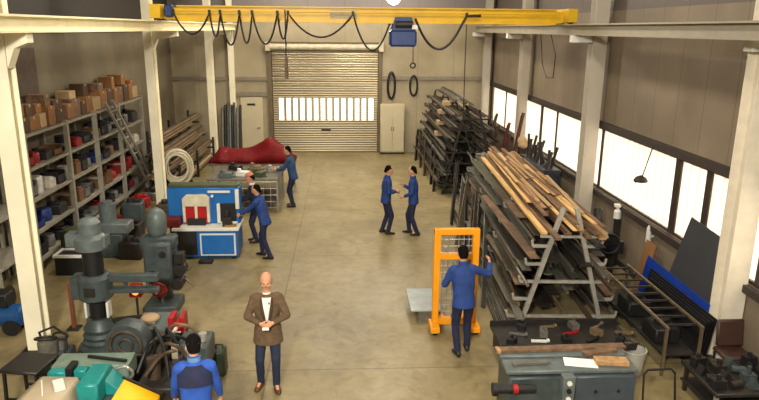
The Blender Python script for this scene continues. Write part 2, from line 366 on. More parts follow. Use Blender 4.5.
# ------------------------------------------------------------------ bridge crane
CY = 16.4
cr = thing('bridge_crane', 'yellow overhead crane girder spanning the hall near the ceiling', 'crane', (0, CY, 5.251))
M().bb(-4.0, 5.2, -.13, .13, .0, .33).bb(-4.0, 5.2, -.2, .2, -.02, .01).bb(-4.0, 5.2, -.2, .2, .32, .35).out('girder', yellow, cr)
for sx, nm in ((-4.42, 'l'), (5.5, 'r')):
    e = M().bb(sx-.12, sx+.12, -.5, .5, .04, .36).out('end_carriage', yellow, cr, bev=.01)
    for yy in (-.36, .36): M().cyl((sx-.05, yy, .12), (sx+.05, yy, .12), .12, n=18).out('wheel', dark, e)
M().bb(-4.30, -4.0, -.12, .12, .02, .30).out('girder_end', yellow, cr); M().bb(5.2, 5.38, -.12, .12, .02, .30).out('girder_end', yellow, cr)
M().bb(-4.26, -4.06, -.32, -.13, .08, .36).out('drive_motor', hoistb, cr, bev=.03)
M().bb(-4.0, 5.2, -.3, -.27, .22, .25).out('festoon_track', yellow, cr)
g = M().bb(-.35, .3, -.145, -.13, .08, .27).out('capacity_plate', mat('plate_worn', (190, 180, 140), .5, var=.35, scale=30), cr)
h = thing('chain_hoist', 'dark blue electric chain hoist hanging under the yellow crane girder', 'hoist', (1.43, CY, 4.66))
M().bb(-.33, .33, -.26, .26, .02, .42).out('gearbox', hoistb, h, bev=.05)
M().prism([(-.3, .4), (.3, .4), (.2, .72), (-.2, .72)], .12, 'y', (0, -.24, 0)).out('trolley_plate', hoistb, h, bev=.01); M().prism([(-.3, .4), (.3, .4), (.2, .72), (-.2, .72)], .06, 'y', (0, .21, 0)).out('trolley_plate', hoistb, h, bev=.01)
M().cyl((-.2, -.28, .55), (.2, -.28, .55), .08).out('motor', dark, h)
M().bb(.2, .34, -.32, -.26, .44, .54).out('terminal_box', whitep, h)
ch = M(); [ch.torus((.27, 0, .0-.035*k), (1, 0, 0) if k % 2 else (0, 1, 0), .02, .006, 10, 5) for k in range(11)]
ch.out('chain', dark, h); M().torus((.27, 0, -.44), (0, 1, 0), .06, .018).out('hook', dark, h)
# festoon cable loops
def sag(x0, x1, drop, z0=5.44, n=14, y=CY-.3):
    return [(x0+(x1-x0)*t, y, z0-drop*(1-(2*t-1)**2)) for t in [i/n for i in range(n+1)]]
fc = []
xs = [(-4.05, -3.2, .5), (-3.2, -2.95, .55), (-2.95, -2.5, .75), (-2.5, -2.2, .7), (-2.2, -1.6, .72), (-1.6, -1.35, .6), (-1.35, 0.2, .55), (.2, 1.15, .85)]
for a, b, dr in xs: fc += sag(a, b, dr)[:-1]
fc.append((1.12, CY-.3, 5.2))
fc2 = sag(1.7, 2.9, .72, 5.35)[:-1] + [(2.95, CY-.3, 5.42), (3.3, CY-.3, 5.43)]
fo = thing('festoon_cable', 'black festoon cable looping under the yellow crane girder', 'cable', (0, 0, 0))
M().tube(fc, .022).out('cable', black, fo); M().tube(fc2, .03).out('cable', black, fo)
for a in (-4.05, -3.2, -2.95, -2.5, -2.2, -1.6, -1.35, .2, 2.95): M().bb(a-.03, a+.03, CY-.33, CY-.27, 5.40, 5.5).out('cable_clip', black, fo)
pd = thing('crane_pendant', 'dark push-button pendant hanging on a cable before the big door', 'control', (-1.42, CY-.3, 3.9))
M().cyl((0, 0, 1.62), (0, 0, .5), .014).out('cable', black, pd)
M().bb(-.04, .04, -.035, .035, 0, .5).out('housing', mat('pendant_brown', (110, 84, 52), .5), pd, bev=.015)
bt = M(); [bt.cyl((0, -.035, .08+.09*i), (0, -.05, .08+.09*i), .018, n=8) for i in range(5)]; bt.out('button', black, pd)
tag(M().tube([(0, 0, 0), (0, 0, -1.2), (.02, 0, -2.6), (.25, -.1, -3.4)], .012).out('hanging_cable', black, loc=(3.05, CY+.2, 5.35)), 'thin dark cable hanging from the crane girder right of the hoist', 'cable')
tag(M().tube([(0, 0, 0), (.0, -.5, -.5), (.05, -.3, -1.1), (.1, .4, -1.15), (.1, .9, -.8), (0, .9, 0)], .012).out('hanging_cable', black, loc=(5.40, 17.2, 5.0)), 'thin dark cable looping below the right crane beam', 'cable')
def bay_lamp(x, y, z, power, lab):
    lp = thing('bay_lamp', lab, 'lamp', (x, y, z))
    M().lathe([(.22, .0), (.2, .04), (.1, .22), (.05, .3)], n=20).out('lamp_shade', whitep, lp)
    M().lathe([(.02, -.12), (.12, -.08), (.19, -.0), (.19, .02)], n=20).out('bulb', emit('lamp_glow', (255, 250, 235), 14), lp)
    M().cyl((0, 0, .3), (0, 0, 8-z), .012).out('cord', black, lp)
    l = bpy.data.lights.new('bay_lamp_light', 'POINT'); l.energy = power; l.color = (1, .92, .78); l.shadow_soft_size = .15
    o = bpy.data.objects.new('bay_lamp_light', l); C.objects.link(o); o.location = (x, y, z-.3)
bay_lamp(1.5, 20.6, 5.93, 160, 'glowing bay lamp hanging above the crane girder')
bay_lamp(.15, 21.5, 6.9, 420, 'bay lamp hung high from the ceiling before the big door')

# ------------------------------------------------------------------ back wall fittings
cb = thing('electric_cabinet', 'beige metal cabinet against the back wall right of the big door', 'cabinet', (1.97, 26.9, 0))
M().bb(-.5, .5, -.22, .28, .08, 2.08).out('body', doorm, cb, bev=.015)
for sx in (-1, 1):
    q = M().bb(min(0, sx*.47)+.006, max(0, sx*.47)-.006, -.245, -.222, .14, 2.03).out('cabinet_door', doorm, cb, bev=.005)
    M().bb(sx*.05-.012, sx*.05+.012, -.27, -.245, 1.0, 1.16).out('handle', dark, q)
M().bb(-.5, .5, -.2, .26, 0, .08).out('plinth', dark, cb)
def coil(x, lab, rx, rz, n):
    s = M()
    for k in range(n):
        s.tube([(x+(rx-.012*k)*math.cos(t), 27.1-.02*k, 2.82+(rz-.03*k)*math.sin(t)) for t in [2*math.pi*i/26 for i in range(26)]], .035, 8, True)
    s.cyl((x, 27.2, 3.12+.0), (x, 27.02, 3.12), .02)
    tag(s.out('cable_coil', black), lab, 'cable')
coil(1.93, 'black cable coil on the back wall above the beige cabinet', .16, .56, 3)
coil(2.86, 'black cable coil on the back wall right of the beige cabinet', .16, .42, 2)

# ------------------------------------------------------------------ left shelving
SHX, SHB = -6.45, -7.0
PY = [13.16, 15.2, 16.95, 18.75, 20.85]
rk = thing('storage_shelving', 'long pale steel shelving along the left wall', 'shelving', (0, 0, 0))
rackm = mat('rack_paint', (160, 154, 138), .5, .1, var=.25, scale=6)
for y in PY:
    M().bb(SHX-.05, SHX+.05, y-.05, y+.05, 0, 3.0).out('front_post', rackm, rk)
    M().bb(SHB, SHB+.05, y-.04, y+.04, 0, 3.0).bb(SHB+.05, SHX-.05, y-.015, y+.015, 1.2, 1.26).bb(SHB+.05, SHX-.05, y-.015, y+.015, 2.4, 2.46).out('rear_post', rackm, rk)
SZ = [.3, .9, 1.6, 2.25, 2.95]
for z in SZ:
    for a, b in zip(PY, PY[1:]):
        M().bb(SHB+.05, SHX-.05, a+.052, b-.052, z-.03, z).bb(SHX-.048, SHX+.03, a+.052, b-.052, z-.045, z+.012).out('shelf', rackm, rk)
def carton(x, y, z, dx, dy, dz, m, rz, lab, group):
    t = thing('cardboard_box', lab, 'box', (x, y, z), rz, group)
    M().bb(-dx/2, dx/2, -dy/2, dy/2, 0, dz).out('carton', m, t, bev=.006)
    M().bb(-dx/2-.001, dx/2+.001, -.03, .03, dz-.06, dz+.002).out('tape', card3, t)
    return t
bx = []
y = 12.9 + .35; k = 0
KC = iter(range(99)); KU = iter(range(99))
cm = [card2, card, card3, card, card2, card, woodd]
while y < 20.6:
    dy = random.uniform(.34, .62); dz = random.uniform(.28, .5); dx = random.uniform(.38, .5)
    rz = random.uniform(-.04, .04)
    carton(-6.74, y+dy/2, 2.966, dx, dy-.05, dz, cm[k % 7], rz, '%s cardboard box on top of the left shelving, %s from the near end' % (CW.get(cm[k % 7].name, 'brown'), ORD[next(KC)]), 'cardboard boxes on top of the shelving')
    if k % 2 == 0 or y < 15:
        carton(-6.76, y+dy/2, 2.966+dz+.004, dx*.8, (dy-.05)*.8, random.uniform(.18, .34), cm[(k+3) % 7], rz, 'smaller %s cardboard box stacked above the shelving, %s from the near end' % (CW.get(cm[(k+3) % 7].name, 'brown'), ORD[next(KU)]), 'upper cardboard boxes on the shelving')
    y += dy; k += 1
tarp = M().prism([(-.27, 0), (.27, 0), (.24, .16), (.05, .3), (-.25, .26)], 1.3, 'y', (0, 0, 0))
tag(tarp.out('dark_cover', mat('dark_plastic', (38, 40, 50), .5), loc=(-6.76, 11.6, 3.05)), 'dark plastic cover bundled at the near end above the shelving', 'cover')
tag(M().bb(-.3, .35, 0, 1.5, -.05, 0).bar((.3, .1, -3.05), (.3, .1, -.05), .06).bar((.3, 1.4, -3.05), (.3, 1.4, -.05), .06).bar((-.25, .1, -3.05), (-.25, .1, -.05), .06).bar((-.25, 1.4, -3.05), (-.25, 1.4, -.05), .06).bb(-.3, .35, 0, 1.5, -1.5, -1.45).bb(-.3, .35, 0, 1.5, -2.4, -2.35).out('steel_shelf', rackm, loc=(-6.74, 11.5, 3.05)), 'separate short steel shelf unit behind the foreground cream column', 'shelving')

binm = [mat('bin_red', (150, 30, 28), .5), mat('bin_blue', (26, 48, 110), .5), mat('bin_dark', (44, 42, 44), .5), mat('bin_brown', (120, 84, 52), .6), mat('bin_white', (206, 200, 190), .5), mat('bin_grey', (110, 108, 104), .5)]
names = ['red', 'blue', 'dark grey', 'brown', 'white', 'grey']
bays = ['nearest', 'second', 'third', 'farthest']; tiers = ['bottom', 'low middle', 'middle', 'upper']
pick = {(0,3): [0, 0, 2, 3], (1,3): [2, 0, 2], (2,3): [3, 2, 5], (3,3): [2, 5, 2], (0,2): [5, 4, 4, 2], (1,2): [4, 3, 2, 5], (2,2): [1, 2, 3], (3,2): [2, 5, 4],
        (0,1): [1, 1, 2], (1,1): [3, 3, 5, 2], (2,1): [3, 3, 0], (3,1): [0, 0, 2], (0,0): [2, 5, 2], (1,0): [2, 2, 5], (2,0): [0, 2, 5], (3,0): [2, 0, 5]}
for (bay, tr), cols in pick.items():
    a, b = PY[bay]+.1, PY[bay+1]-.1; n = len(cols); st = (b-a)/n
    for i, ci in enumerate(cols):
        z = SZ[tr]+.0005; kind = (bay*7+tr*3+i) % 3; yy = a+(i+.5)*st
        hh = random.uniform(.2, .38); hw = min(st*.43, .3)
        nm = names[ci]
        place = '%s shelf of the %s shelving bay' % (tiers[tr], bays[bay])
        dup = cols.count(ci) > 1
        if kind == 0:
            o = M().prism([(-hw*.9, 0), (hw*.9, 0), (hw, hh), (hw-.02, hh), (hw*.88, .03), (-hw*.88, .03), (-hw+.02, hh), (-hw, hh)], .4, 'x', (-.2, 0, 0)).bb(-.2, -.18, -hw*.9, hw*.9, 0, hh).bb(.18, .2, -hw*.9, hw*.9, 0, hh*.7).out('storage_bin', binm[ci], loc=(-6.73, yy, z)); cat = 'bin'; n1 = 'open storage bin'
        elif kind == 1:
            o = M().lathe([(.02, 0), (.16, 0), (.17, .03), (.17, hh-.03), (.15, hh), (.02, hh)], n=18).torus((0, 0, hh*.5), (0, 0, 1), .172, .008).out('storage_drum', binm[ci], loc=(-6.72, yy, z)); cat = 'drum'; n1 = 'small drum'
        else:
            s = M().bb(-.17, .2, -hw*.8, hw*.8, 0, hh*.8).cyl((-.1, 0, hh*.8), (-.1, 0, hh*1.05), .07).bb(-.05, .18, -hw*.5, hw*.5, hh*.8, hh*.95)
            o = s.out('machine_part', binm[ci], loc=(-6.73, yy, z), bev=.012); cat = 'machine part'; n1 = 'blocky machine part'
        idx = ['near', 'middle', 'far', 'farthest'][i] if n > 1 else 'only'
        tag(o, '%s %s, %s on the %s' % (nm, n1, idx, place), cat)

# things along the foot of the shelving
t = thing('waste_drum', 'olive drum with rounded lid at the foot of the nearest shelving bay', 'drum', (-6.05, 14.1, 0))
M().lathe([(.3, 0), (.31, .02), (.31, .55), (.28, .6)], n=24).out('body', greenc, t); M().lathe([(.29, .6), (.22, .72), (.05, .78)], n=24).out('lid', greenc, t)
t = thing('tool_crate', 'black crate with white rim standing before the shelving foot', 'crate', (-5.75, 13.3, 0))
M().bb(-.35, .35, -.22, .22, 0, .42).out('body', black, t, bev=.01); M().bb(-.37, .37, -.24, -.2, .4, .46).bb(-.37, .37, .2, .24, .4, .46).bb(-.37, -.33, -.2, .2, .4, .46).bb(.33, .37, -.2, .2, .4, .46).out('rim', whitep, t)
t = thing('grinding_machine', 'small grey-green pedestal machine behind the tall drill column', 'machine', (-5.35, 14.4, 0))
M().bb(-.3, .3, -.25, .25, 0, .55).out('pedestal', gmach, t, bev=.02); M().bb(-.5, .45, -.22, .22, .55, .8).out('table', gmach2, t, bev=.03)
M().cyl((-.05, 0, .8), (-.05, 0, 1.22), .18).cyl((-.05, 0, 1.22), (-.05, 0, 1.28), .12).out('motor', gmach2, t)
M().cyl((-.42, -.1, .8), (-.42, -.1, .98), .1).out('wheel_guard', gmach2, t)
tag(M().ell((0, 0, .16), (.34, .26, .16)).cyl((.0, 0, .02), (.0, 0, .3), .12).out('red_sack', red, loc=(-5.75, 16.6, 0)), 'red bundle on the floor before the second shelving bay', 'sack')
for i, (x, y, m, l) in enumerate([(-5.95, 17.6, dark, 'dark steel block on the floor by the third shelving bay'), (-6.0, 18.6, red, 'red block on the floor by the third shelving bay'), (-5.9, 15.4, gmach, 'grey gear housing on the floor by the second shelving bay')]):
    tag(M().bb(-.25, .25, -.2, .2, 0, .28).cyl((0, -.1, .28), (0, -.1, .4), .1).cyl((.1, .1, .28), (.1, .1, .34), .08).out('machine_part', m, loc=(x, y, 0), bev=.02), l, 'machine part')
ld = thing('steel_ladder', 'pale ladder leaning along the front of the left shelving', 'ladder', (0, 0, 0))
for dy in (0, .55): M().bar((-6.22, 20.6+dy*.7, 0), (-6.34, 17.5+dy, 3.15), .05, .07, (1, 0, 0)).out('side_rail', rackm, ld)
for i in range(1, 11):
    f = i/11; a = V3((-6.22, 20.6, 0)).lerp(V3((-6.34, 17.5, 3.15)), f); b = V3((-6.22, 20.985, 0)).lerp(V3((-6.34, 18.05, 3.15)), f)
    M().cyl(a, b, .018).out('rung', rackm, ld)

# ------------------------------------------------------------------ stock: bars, tubes, boards (one object each)
def profile(kind, w=.06):
    h = w/2
    if kind == 'tube': return M().cyl((0, 0, h), (0, 1, h), h, n=10)
    if kind == 'box': return M().bb(-h, h, 0, 1, 0, w)
    if kind == 'angle': return M().prism([(-h, 0), (h, 0), (h, w*.18), (-h+w*.18, w*.18), (-h+w*.18, w), (-h, w)], 1, 'y')
    if kind == 'channel': return M().prism([(-h, 0), (h, 0), (h, w*.8), (h-w*.15, w*.8), (h-w*.15, w*.15), (-h+w*.15, w*.15), (-h+w*.15, w*.8), (-h, w*.8)], 1, 'y')
    return M().bb(-h*1.6, h*1.6, 0, 1, 0, w*.4)
KN = {'tube': 'steel_tube', 'box': 'square_steel_bar', 'angle': 'angle_iron', 'channel': 'steel_channel', 'flat': 'flat_steel_bar', 'board': 'wooden_board'}
protos = {}
def stock(kind, m, w, x, y0, L, z, yaw, label, group, pitchx=0, cat='bar', name=None, sx=1, sz=1):
    key = (kind, m.name, w)
    if key not in protos: protos[key] = profile(kind, w).mesh(KN.get(kind, kind), m)
    o = bpy.data.objects.new(name or KN.get(kind, kind), protos[key]); C.objects.link(o)
    o.location = (x, y0, z); o.scale = (sx, L, sz); o.rotation_euler = (pitchx, 0, yaw)
    return tag(o, label, cat, group)
def a_rack(name, lab, X, ya, ys, tiersz, half0, half1, top, m, legw=.07):
    """A-frame cantilever rack; X centre, arms shorter towards the top"""
    r = thing(name, lab, 'rack', (X, ya, 0))
    H = top
    for yy in ys:
        H = top if yy == ys[0] else min(top, 1.8 if top < 2.5 else top); fq = H/top; h1_ = half0+(half1-half0)*fq; fr = M().bar((-half0, yy, 0), (-h1_, yy, H), legw).bar((half0, yy, 0), (h1_, yy, H), legw).bar((-half0, yy, .06), (half0, yy, .06), legw).out('upright_frame', m, r)
        for z in tiersz:
            hx = half0 + (half1-half0)*z/top
            am = M().bar((-hx-.28, yy, z), (hx+.28, yy, z), .04, .05) if not (yy == ys[0] and top < 2.5 and tiersz.index(z) in (1, 3, 4)) else M().bar((-hx-.28, yy, z), (-hx+.02, yy, z), .04, .05).bar((hx-.02, yy, z), (hx+.28, yy, z), .04, .05)
            am.bar((-hx-.28, yy, z), (-hx-.30, yy, z+.10), .035).bar((hx+.28, yy, z), (hx+.30, yy, z+.10), .035).out('arm', m, r)
    return r
framem = mat('rack_frame_pale', (176, 172, 162), .45, .3, var=.3, scale=10)
# near rack with the timber on top
NX, NYA = 3.72, 0
N0 = set(C.objects)
LEVELS_B = [.30, .62, .94, 1.26, 1.58]; H0, H1, TOPB = .74, .11, 2.25
near = a_rack('stock_rack', 'pale A-frame stock rack under the timber on the right', NX, 0, [10.2, 12.7, 15.2, 17.6], LEVELS_B, H0, H1, TOPB, framem)
barm = [dark, dark2, steel, dark, mat('brown_steel', (112, 94, 72), .55, .15, var=.4, scale=10), mat('grey_steel_dull', (104, 102, 92), .5, .2, var=.3, scale=9), mat('greenish_steel', (98, 100, 84), .5, .15, var=.35, scale=9)]
kinds = ['tube', 'box', 'angle', 'channel', 'flat', 'box', 'tube']
def fill(level, xa, xb, ya, yb, zt, layers, lab, grp, z0):
    for ly in range(layers):
        x = xa; zz = z0 + ly*.066; cnt = 0; side = {'ai': 'aisle side', 'wa': 'window side', 'in': 'inside'}[lab]; lay = 'upper' if ly else 'lower'
        while x < xb-.05:
            k = random.choice(kinds); m = random.choice(barm); L = random.uniform(.55, .95)*(yb-ya)
            wide = 1.0
            if ly == layers-1 and random.random() < .45: k = 'flat'; wide = random.uniform(1.2, 2.2)
            y0 = ya + random.uniform(0, (yb-ya)-L) + random.uniform(-.6, .4)
            step = random.uniform(.09, .12)*(wide*.9 if wide > 1 else 1)
            stock(k, m, .06, x+.04*wide, y0, L, zz, random.uniform(-.005, .005), '%s, near rack %s, %s %s layer, %s from aisle' % (kw(k, m), side, LEVEL[level], lay, ORD[cnt]), grp, sx=wide); cnt += 1
            x += step
for li, z in enumerate(LEVELS_B):
    hx = H0+(H1-H0)*z/TOPB
    zs = z+.027
    nl = 2 if li < 4 else 1
    fill(li, NX-hx-.26, NX-hx-.03, 9.9, 18.6, z, nl, 'ai', 'steel bars on the aisle side of the near rack', zs)
    fill(li, NX+hx+.03, NX+hx+.27, 9.9, 17.5, z, nl, 'wa', 'steel bars on the wall side of the near rack', zs)
    if li < 4: fill(li, NX-hx+.1, NX+hx-.1, 10.1, 18.2, z, 1, 'in', 'steel bars inside the near rack', zs)
# floor row of bars beside the near rack
x = 2.66; cnt = 0
while x < 2.95:
    k = random.choice(kinds); m = random.choice(barm); cnt += 1
    stock(k, m, .06, x, 10.0+random.uniform(0, .6), random.uniform(6.5, 8.6), .0, random.uniform(-.003, .003), '%s on the floor along the near rack, %s from the aisle' % (kw(k, m), ORD[cnt-1]), 'steel bars on the floor by the near rack')
    x += .085
# slanting offcuts leaning on the aisle side
for i in range(9):
    yb = 11.2+i*.72+random.uniform(-.25, .25); 
    p0 = V3((2.5+random.uniform(-.06, .06), yb, .02)); p1 = V3((3.0+random.uniform(-.03, .06), yb+random.uniform(2.4, 3.8), .95+random.uniform(-.15, .25)))
    tag(M().bar(V3((0,0,0)), p1-p0, random.choice([.10, .14, .2]), .02, (1, 0, .9)).out('steel_offcut', random.choice([dark, dark2, barm[5], barm[4], barm[6]]), loc=p0), 'steel strip leaning on the aisle side of the near rack, %s from the near end' % ORD[i], 'bar', 'steel strips leaning on the near rack')
random.seed(31)
for i in range(26):
    li = i % 5; z = LEVELS_B[li]; hx = H0+(H1-H0)*z/TOPB; L = random.uniform(1.6, 4.2); y0 = 9.6+random.uniform(0, 8.2-L)
    m = [barm[4], barm[6], barm[5], woodd, dark2, steel][i % 6]
    o = stock('flat', m, .06, NX-hx-.16+random.uniform(-.04, .04), y0, L, z+.027+.066*(2 if li < 4 else 1)+.012, random.uniform(-.05, .05), '%s flat strip askew on near rack aisle side, %s level, %s strip' % (CW.get(m.name, 'dark'), LEVEL[li], ORD[i//5]), 'loose strips over the near rack bars', sx=random.uniform(1.2, 2.4), sz=.6)
for i in range(14):
    z = LEVELS_B[1+i % 4]; hx = H0+(H1-H0)*z/TOPB; L = random.uniform(2.5, 5.5)
    stock('flat', [woodd, barm[4], dark, woodd][i % 4], .06, NX+hx+.17+random.uniform(-.04, .05), 9.5+random.uniform(0, 3), L, z+.027+.132+.014*(i//4), random.uniform(-.05, .05), '%s strip askew on near rack window side, %s level, %s strip' % (['brown', 'brown', 'dark', 'brown'][i % 4], LEVEL[1+i % 4], ORD[i//4]), 'loose strips on the window side of the near rack', sx=1.6, sz=.6)
# timber on the top arms
TZ = 1.78
M_ = [M().bar((-.46, yy, TZ-.03), (.68, yy, TZ-.03), .04).out('arm', framem, near) for yy in (10.2, 12.7, 15.2, 17.6)]
offs = [-.39, -.28, -.17, 0, .17, .28, .39, .50, .61]
bm_ = [woodl, wood, woodd, woodd, wood, woodd, wood, woodd, woodd, woodd]
for ly in range(4):
    for i, dx in enumerate(offs):
        if abs(dx-.1) > .5-.1*ly+.02 or abs(abs(dx)-.17) < .02 and ly < 5: continue
        L = random.uniform(5.4, 7.6); y0 = 9.7+random.uniform(0, 7.9-L+.3)
        stock('board', bm_[(i*3+ly*2) % 10], .11, NX+dx+random.uniform(-.006, .006), y0, L, TZ+ly*.046, 0 if abs(dx) < .3 else random.uniform(-.003, .003), '%s in the %s layer of the timber stack, %s from the aisle' % (kw('board', bm_[(i*3+ly*2) % 10]), ['lowest', 'second', 'third', 'top'][ly], ORD[i]), 'timber boards on top of the near rack', cat='board', sx=.60, sz=.98)
for i in range(12):
    dx = -.36+.075*i; L = random.uniform(3.0, 6.0)
    stock('board', [woodl, woodd, wood, woodd][i % 4], .11, NX+dx, 9.6+random.uniform(0, 7.4-L), L, TZ+.19+.022*(i % 3), random.uniform(-.02, .02), 'loose %s askew on the timber stack, %s from the aisle' % (kw('board', [woodl, woodd, wood, woodd][i % 4]), ORD[i]), 'loose boards on the timber stack', cat='board', sx=.5, sz=.45)
for i in range(14):   # crooked laths on top, pushing out at the near end
    dx = -.30+.055*i; L = random.uniform(1.4, 3.0)
    stock('board', [woodl, wood, woodd, card3][i % 4], .05, NX+dx, 9.3+random.uniform(0, 4.6), L, TZ+.262+.012*(i % 4), random.uniform(-.05, .05), 'thin %s lath crooked over the timber stack, %s from the aisle' % (CW.get([woodl, wood, woodd, card3][i % 4].name, 'pale'), ORD[i]), 'laths over the timber stack', cat='board', sx=.9, sz=.5)
# wall side of the near rack: brown flats reaching out to the wall
for i in range(12):
    x = 4.32+.07*i
    stock(['box', 'tube', 'angle'][i % 3], barm[i % 7], .06, x+.2, 10.3+random.uniform(0, 1.2), random.uniform(4.5, 7), .0, random.uniform(-.003, .003), '%s on the floor between near rack and windows, %s from the rack' % (kw(['box', 'tube', 'angle'][i % 3], barm[i % 7]), ORD[i]), 'steel bars on the floor at the window side')

for o in set(C.objects)-N0:      # the near rack and its load stand slightly askew to the hall
    if o.parent is None:
        c_ = V3((2.75, 9.9, 0)); A_ = Matrix.Rotation(-.05, 3, 'Z'); o.location = c_ + A_ @ (o.location-c_); o.rotation_euler.z -= .05
# far rack
FX = 3.95
LEVELS_A = [.3, .65, 1.0, 1.35, 1.7, 2.05, 2.4]; G0, G1, TOPA = .85, .22, 2.7
a_rack('stock_rack', 'tall dark stock rack in the far right corner', FX, 0, [19.9, 22.2, 24.5, 26.6], LEVELS_A, G0, G1, TOPA, dark)
for li, z in enumerate(LEVELS_A):
    hx = G0+(G1-G0)*z/TOPA
    for (xa, xb, lab, grp) in ((FX-hx-.27, FX-hx-.02, 'dark steel bar on an aisle side arm of the far stock rack', 'bars on the aisle side of the far rack'),
                               (FX+hx+.02, FX+hx+.28, 'dark steel bar on a wall side arm of the far stock rack', 'bars on the wall side of the far rack')):
        for ly in range(2 if xa < FX else 1):
            x = xa; cnt = 0
            while x < xb:
                k = random.choice(kinds); L = random.uniform(5.6, 7.0)
                m = random.choice([dark, dark, dark2, barm[5], steel]); cnt += 1
                stock(k, m, .06, x+.03, 19.45+random.uniform(0, 7.2-L), L, z+.03+ly*.07, random.uniform(-.004, .004), '%s, far rack %s side, %s level %s, %s from aisle' % (kw(k, m), 'aisle' if xa < FX else 'window', LEVEL[li], 'upper' if ly else 'lower', ORD[cnt-1]), grp)
                x += random.uniform(.085, .13)
for li, z in enumerate(LEVELS_A[:-1]):
    hx = G0+(G1-G0)*z/TOPA; x = FX-hx+.08; cnt = 0
    while x < FX+hx-.1:
        L = random.uniform(5.0, 6.8); k = random.choice(['box', 'channel', 'tube']); m = random.choice([dark, dark, dark2, barm[5]]); cnt += 1; stock(k, m, .08, x, 19.5+random.uniform(0, 7.0-L), L, z+.03, 0, '%s inside the far rack frames, %s level, %s from the aisle' % (kw(k, m), LEVEL[li], ORD[cnt-1]), 'bars inside the far rack'); x += .17
for i in range(16):
    L = random.uniform(3, 6)
    k = random.choice(kinds); m = random.choice([dark, dark2, steel, card3])
    stock(k, m, .06, 3.72+.045*(i % 10), 20.4+random.uniform(0, 6-L), L, TOPA+.04+.065*(i//10), random.uniform(-.02, .02), '%s heaped on top of the far rack, %s layer, %s from aisle' % (kw(k, m), 'upper' if i > 9 else 'lower', ORD[i % 10]), 'bars heaped on top of the far rack')
for i in range(5):
    yb = 19.9+i*1.35+random.uniform(-.3, .3)
    p0 = V3((2.86+random.uniform(-.05, .05), yb, .0)); p1 = V3((3.14, yb+random.uniform(1.6, 2.8), 1.1+random.uniform(-.2, .2)))
    tag(M().bar(V3((0,0,0)), p1-p0, .12, .03, (1, 0, .9)).out('steel_offcut', random.choice([dark, dark2]), loc=p0), 'dark steel strip leaning against the far stock rack, %s from the near end' % ORD[i], 'bar', 'steel strips leaning on the far rack')

for i in range(7):
    z = LEVELS_A[i] if i < 7 else 0; hx = G0+(G1-G0)*z/TOPA
    if i < 3: continue
    tag(M().bb(-.11, .11, -.22, .22, 0, .13).bb(-.115, .115, -.02, .02, -.0, .135).out('pale_pack', card3, loc=(FX-hx-.16, 22.3+.25*(i % 3), z+.171)), 'small pale pack on the aisle side bars of the far rack, %s level' % LEVEL[i], 'pack', 'pale packs on the far rack')
# brown leaning profiles near the window behind the far rack
for i, (x, y, h, m) in enumerate([(5.35, 21.9, 2.0, mat('rust_brown_panel', (88, 44, 32), .6)), (5.25, 21.3, 1.7, mat('rust_brown_panel', (88, 44, 32), .6)), (5.45, 20.6, 2.5, mat('rust_brown_panel', (88, 44, 32), .6)), (5.2, 22.8, 1.8, dark2), (5.3, 23.6, 2.1, dark2)]):
    s = M().bar((0, 0, 0), (.45, .15, h), .22, .05, (1, 0, 0)).bar((0, .02, 0), (.42, .17, h*.96), .04, .09, (1, 0, 0))
    tag(s.out('leaning_profile', m, loc=(x-.1, y, 0)), '%s profile leaning toward the windows behind the far rack, %s tall' % (['red-brown', 'red-brown', 'red-brown', 'dark brown', 'dark brown'][i], ['two metres', 'shortest of the three', 'highest of all', 'shorter of the two', 'taller of the two'][i]), 'panel', 'brown profiles leaning behind the far rack')
# dark stand with rods behind the timber
st_ = thing('rod_stand', 'dark box stand full of upright rods before the windows', 'stand', (5.58, 18.1, 0))
M().bb(-.25, .25, -1.3, 1.1, 0, 1.45).out('box', mat('stand_navy', (34, 38, 50), .5), st_, bev=.02)
for i in range(13):
    yy = -1.2+.17*i; M().cyl((random.uniform(-.12, .12), yy, 1.45), (random.uniform(-.1, .2), yy+random.uniform(-.06, .06), 1.65+random.uniform(0, .55)), .04).out('rod', dark, st_)
wsk = thing('white_sack', 'rounded pale sack on a dark post at the far window sill', 'sack', (5.62, 20.0, 0))
M().bb(-.12, .12, -.12, .12, 0, 1.5).out('post', dark, wsk); M().ell((0, 0, 1.68), (.15, .22, .2)).ell((0, -.12, 1.6), (.13, .14, .14)).out('sack', card3, wsk)
tag(M().bb(-.16, .16, -.2, .2, 0, .36).bb(-.02, .02, -.21, .21, .1, .14).out('tan_box', card3, loc=(5.6, 19.45, 1.0), bev=.02), 'tan box beside the pale sack before the windows', 'box')
tag(M().bb(-.14, .14, -.18, .18, 0, .999).out('pedestal', dark, loc=(5.6, 19.45, 0)), 'dark pedestal under the tan box before the windows', 'pedestal')

# ------------------------------------------------------------------ right wall: machines, bench frame, sheets
t = thing('pipe_machine', 'black machine with handwheels between the timber and the windows', 'machine', (5.3, 12.6, 0))
M().bb(-.25, .25, -.3, .3, 0, .75).out('pedestal', dark, t, bev=.03)
M().bb(-.3, .3, -.55, .55, .75, 1.0).cyl((0, -.6, 1.0), (0, .6, 1.0), .16).out('head', black, t)
M().torus((-.05, -.66, 1.0), (0, 1, 0), .2, .025).cyl((-.05, -.66, 1.0), (-.05, -.55, 1.0), .05).bar((-.25, -.66, 1.0), (.15, -.66, 1.0), .02).out('handwheel', black, t)
M().cyl((0, .1, 1.1), (.05, .3, 1.45), .09).out('motor', black, t)
t = thing('tubular_bench_frame', 'long bench frame with dark open top by the right wall', 'frame', (5.09, 9.95, 0))
fm = mat('bench_frame_tan', (116, 100, 78), .45, .3, var=.25)
for sx in (-.27, .27): M().bar((sx, -1.35, .8), (sx, 1.35, .8), .038).out('long_rail', fm, t)
for yy in (-1.32, 1.32):
    for sx in (-.27, .27): M().bar((sx, yy, 0), (sx, yy, .775), .04).out('leg', fm, t)
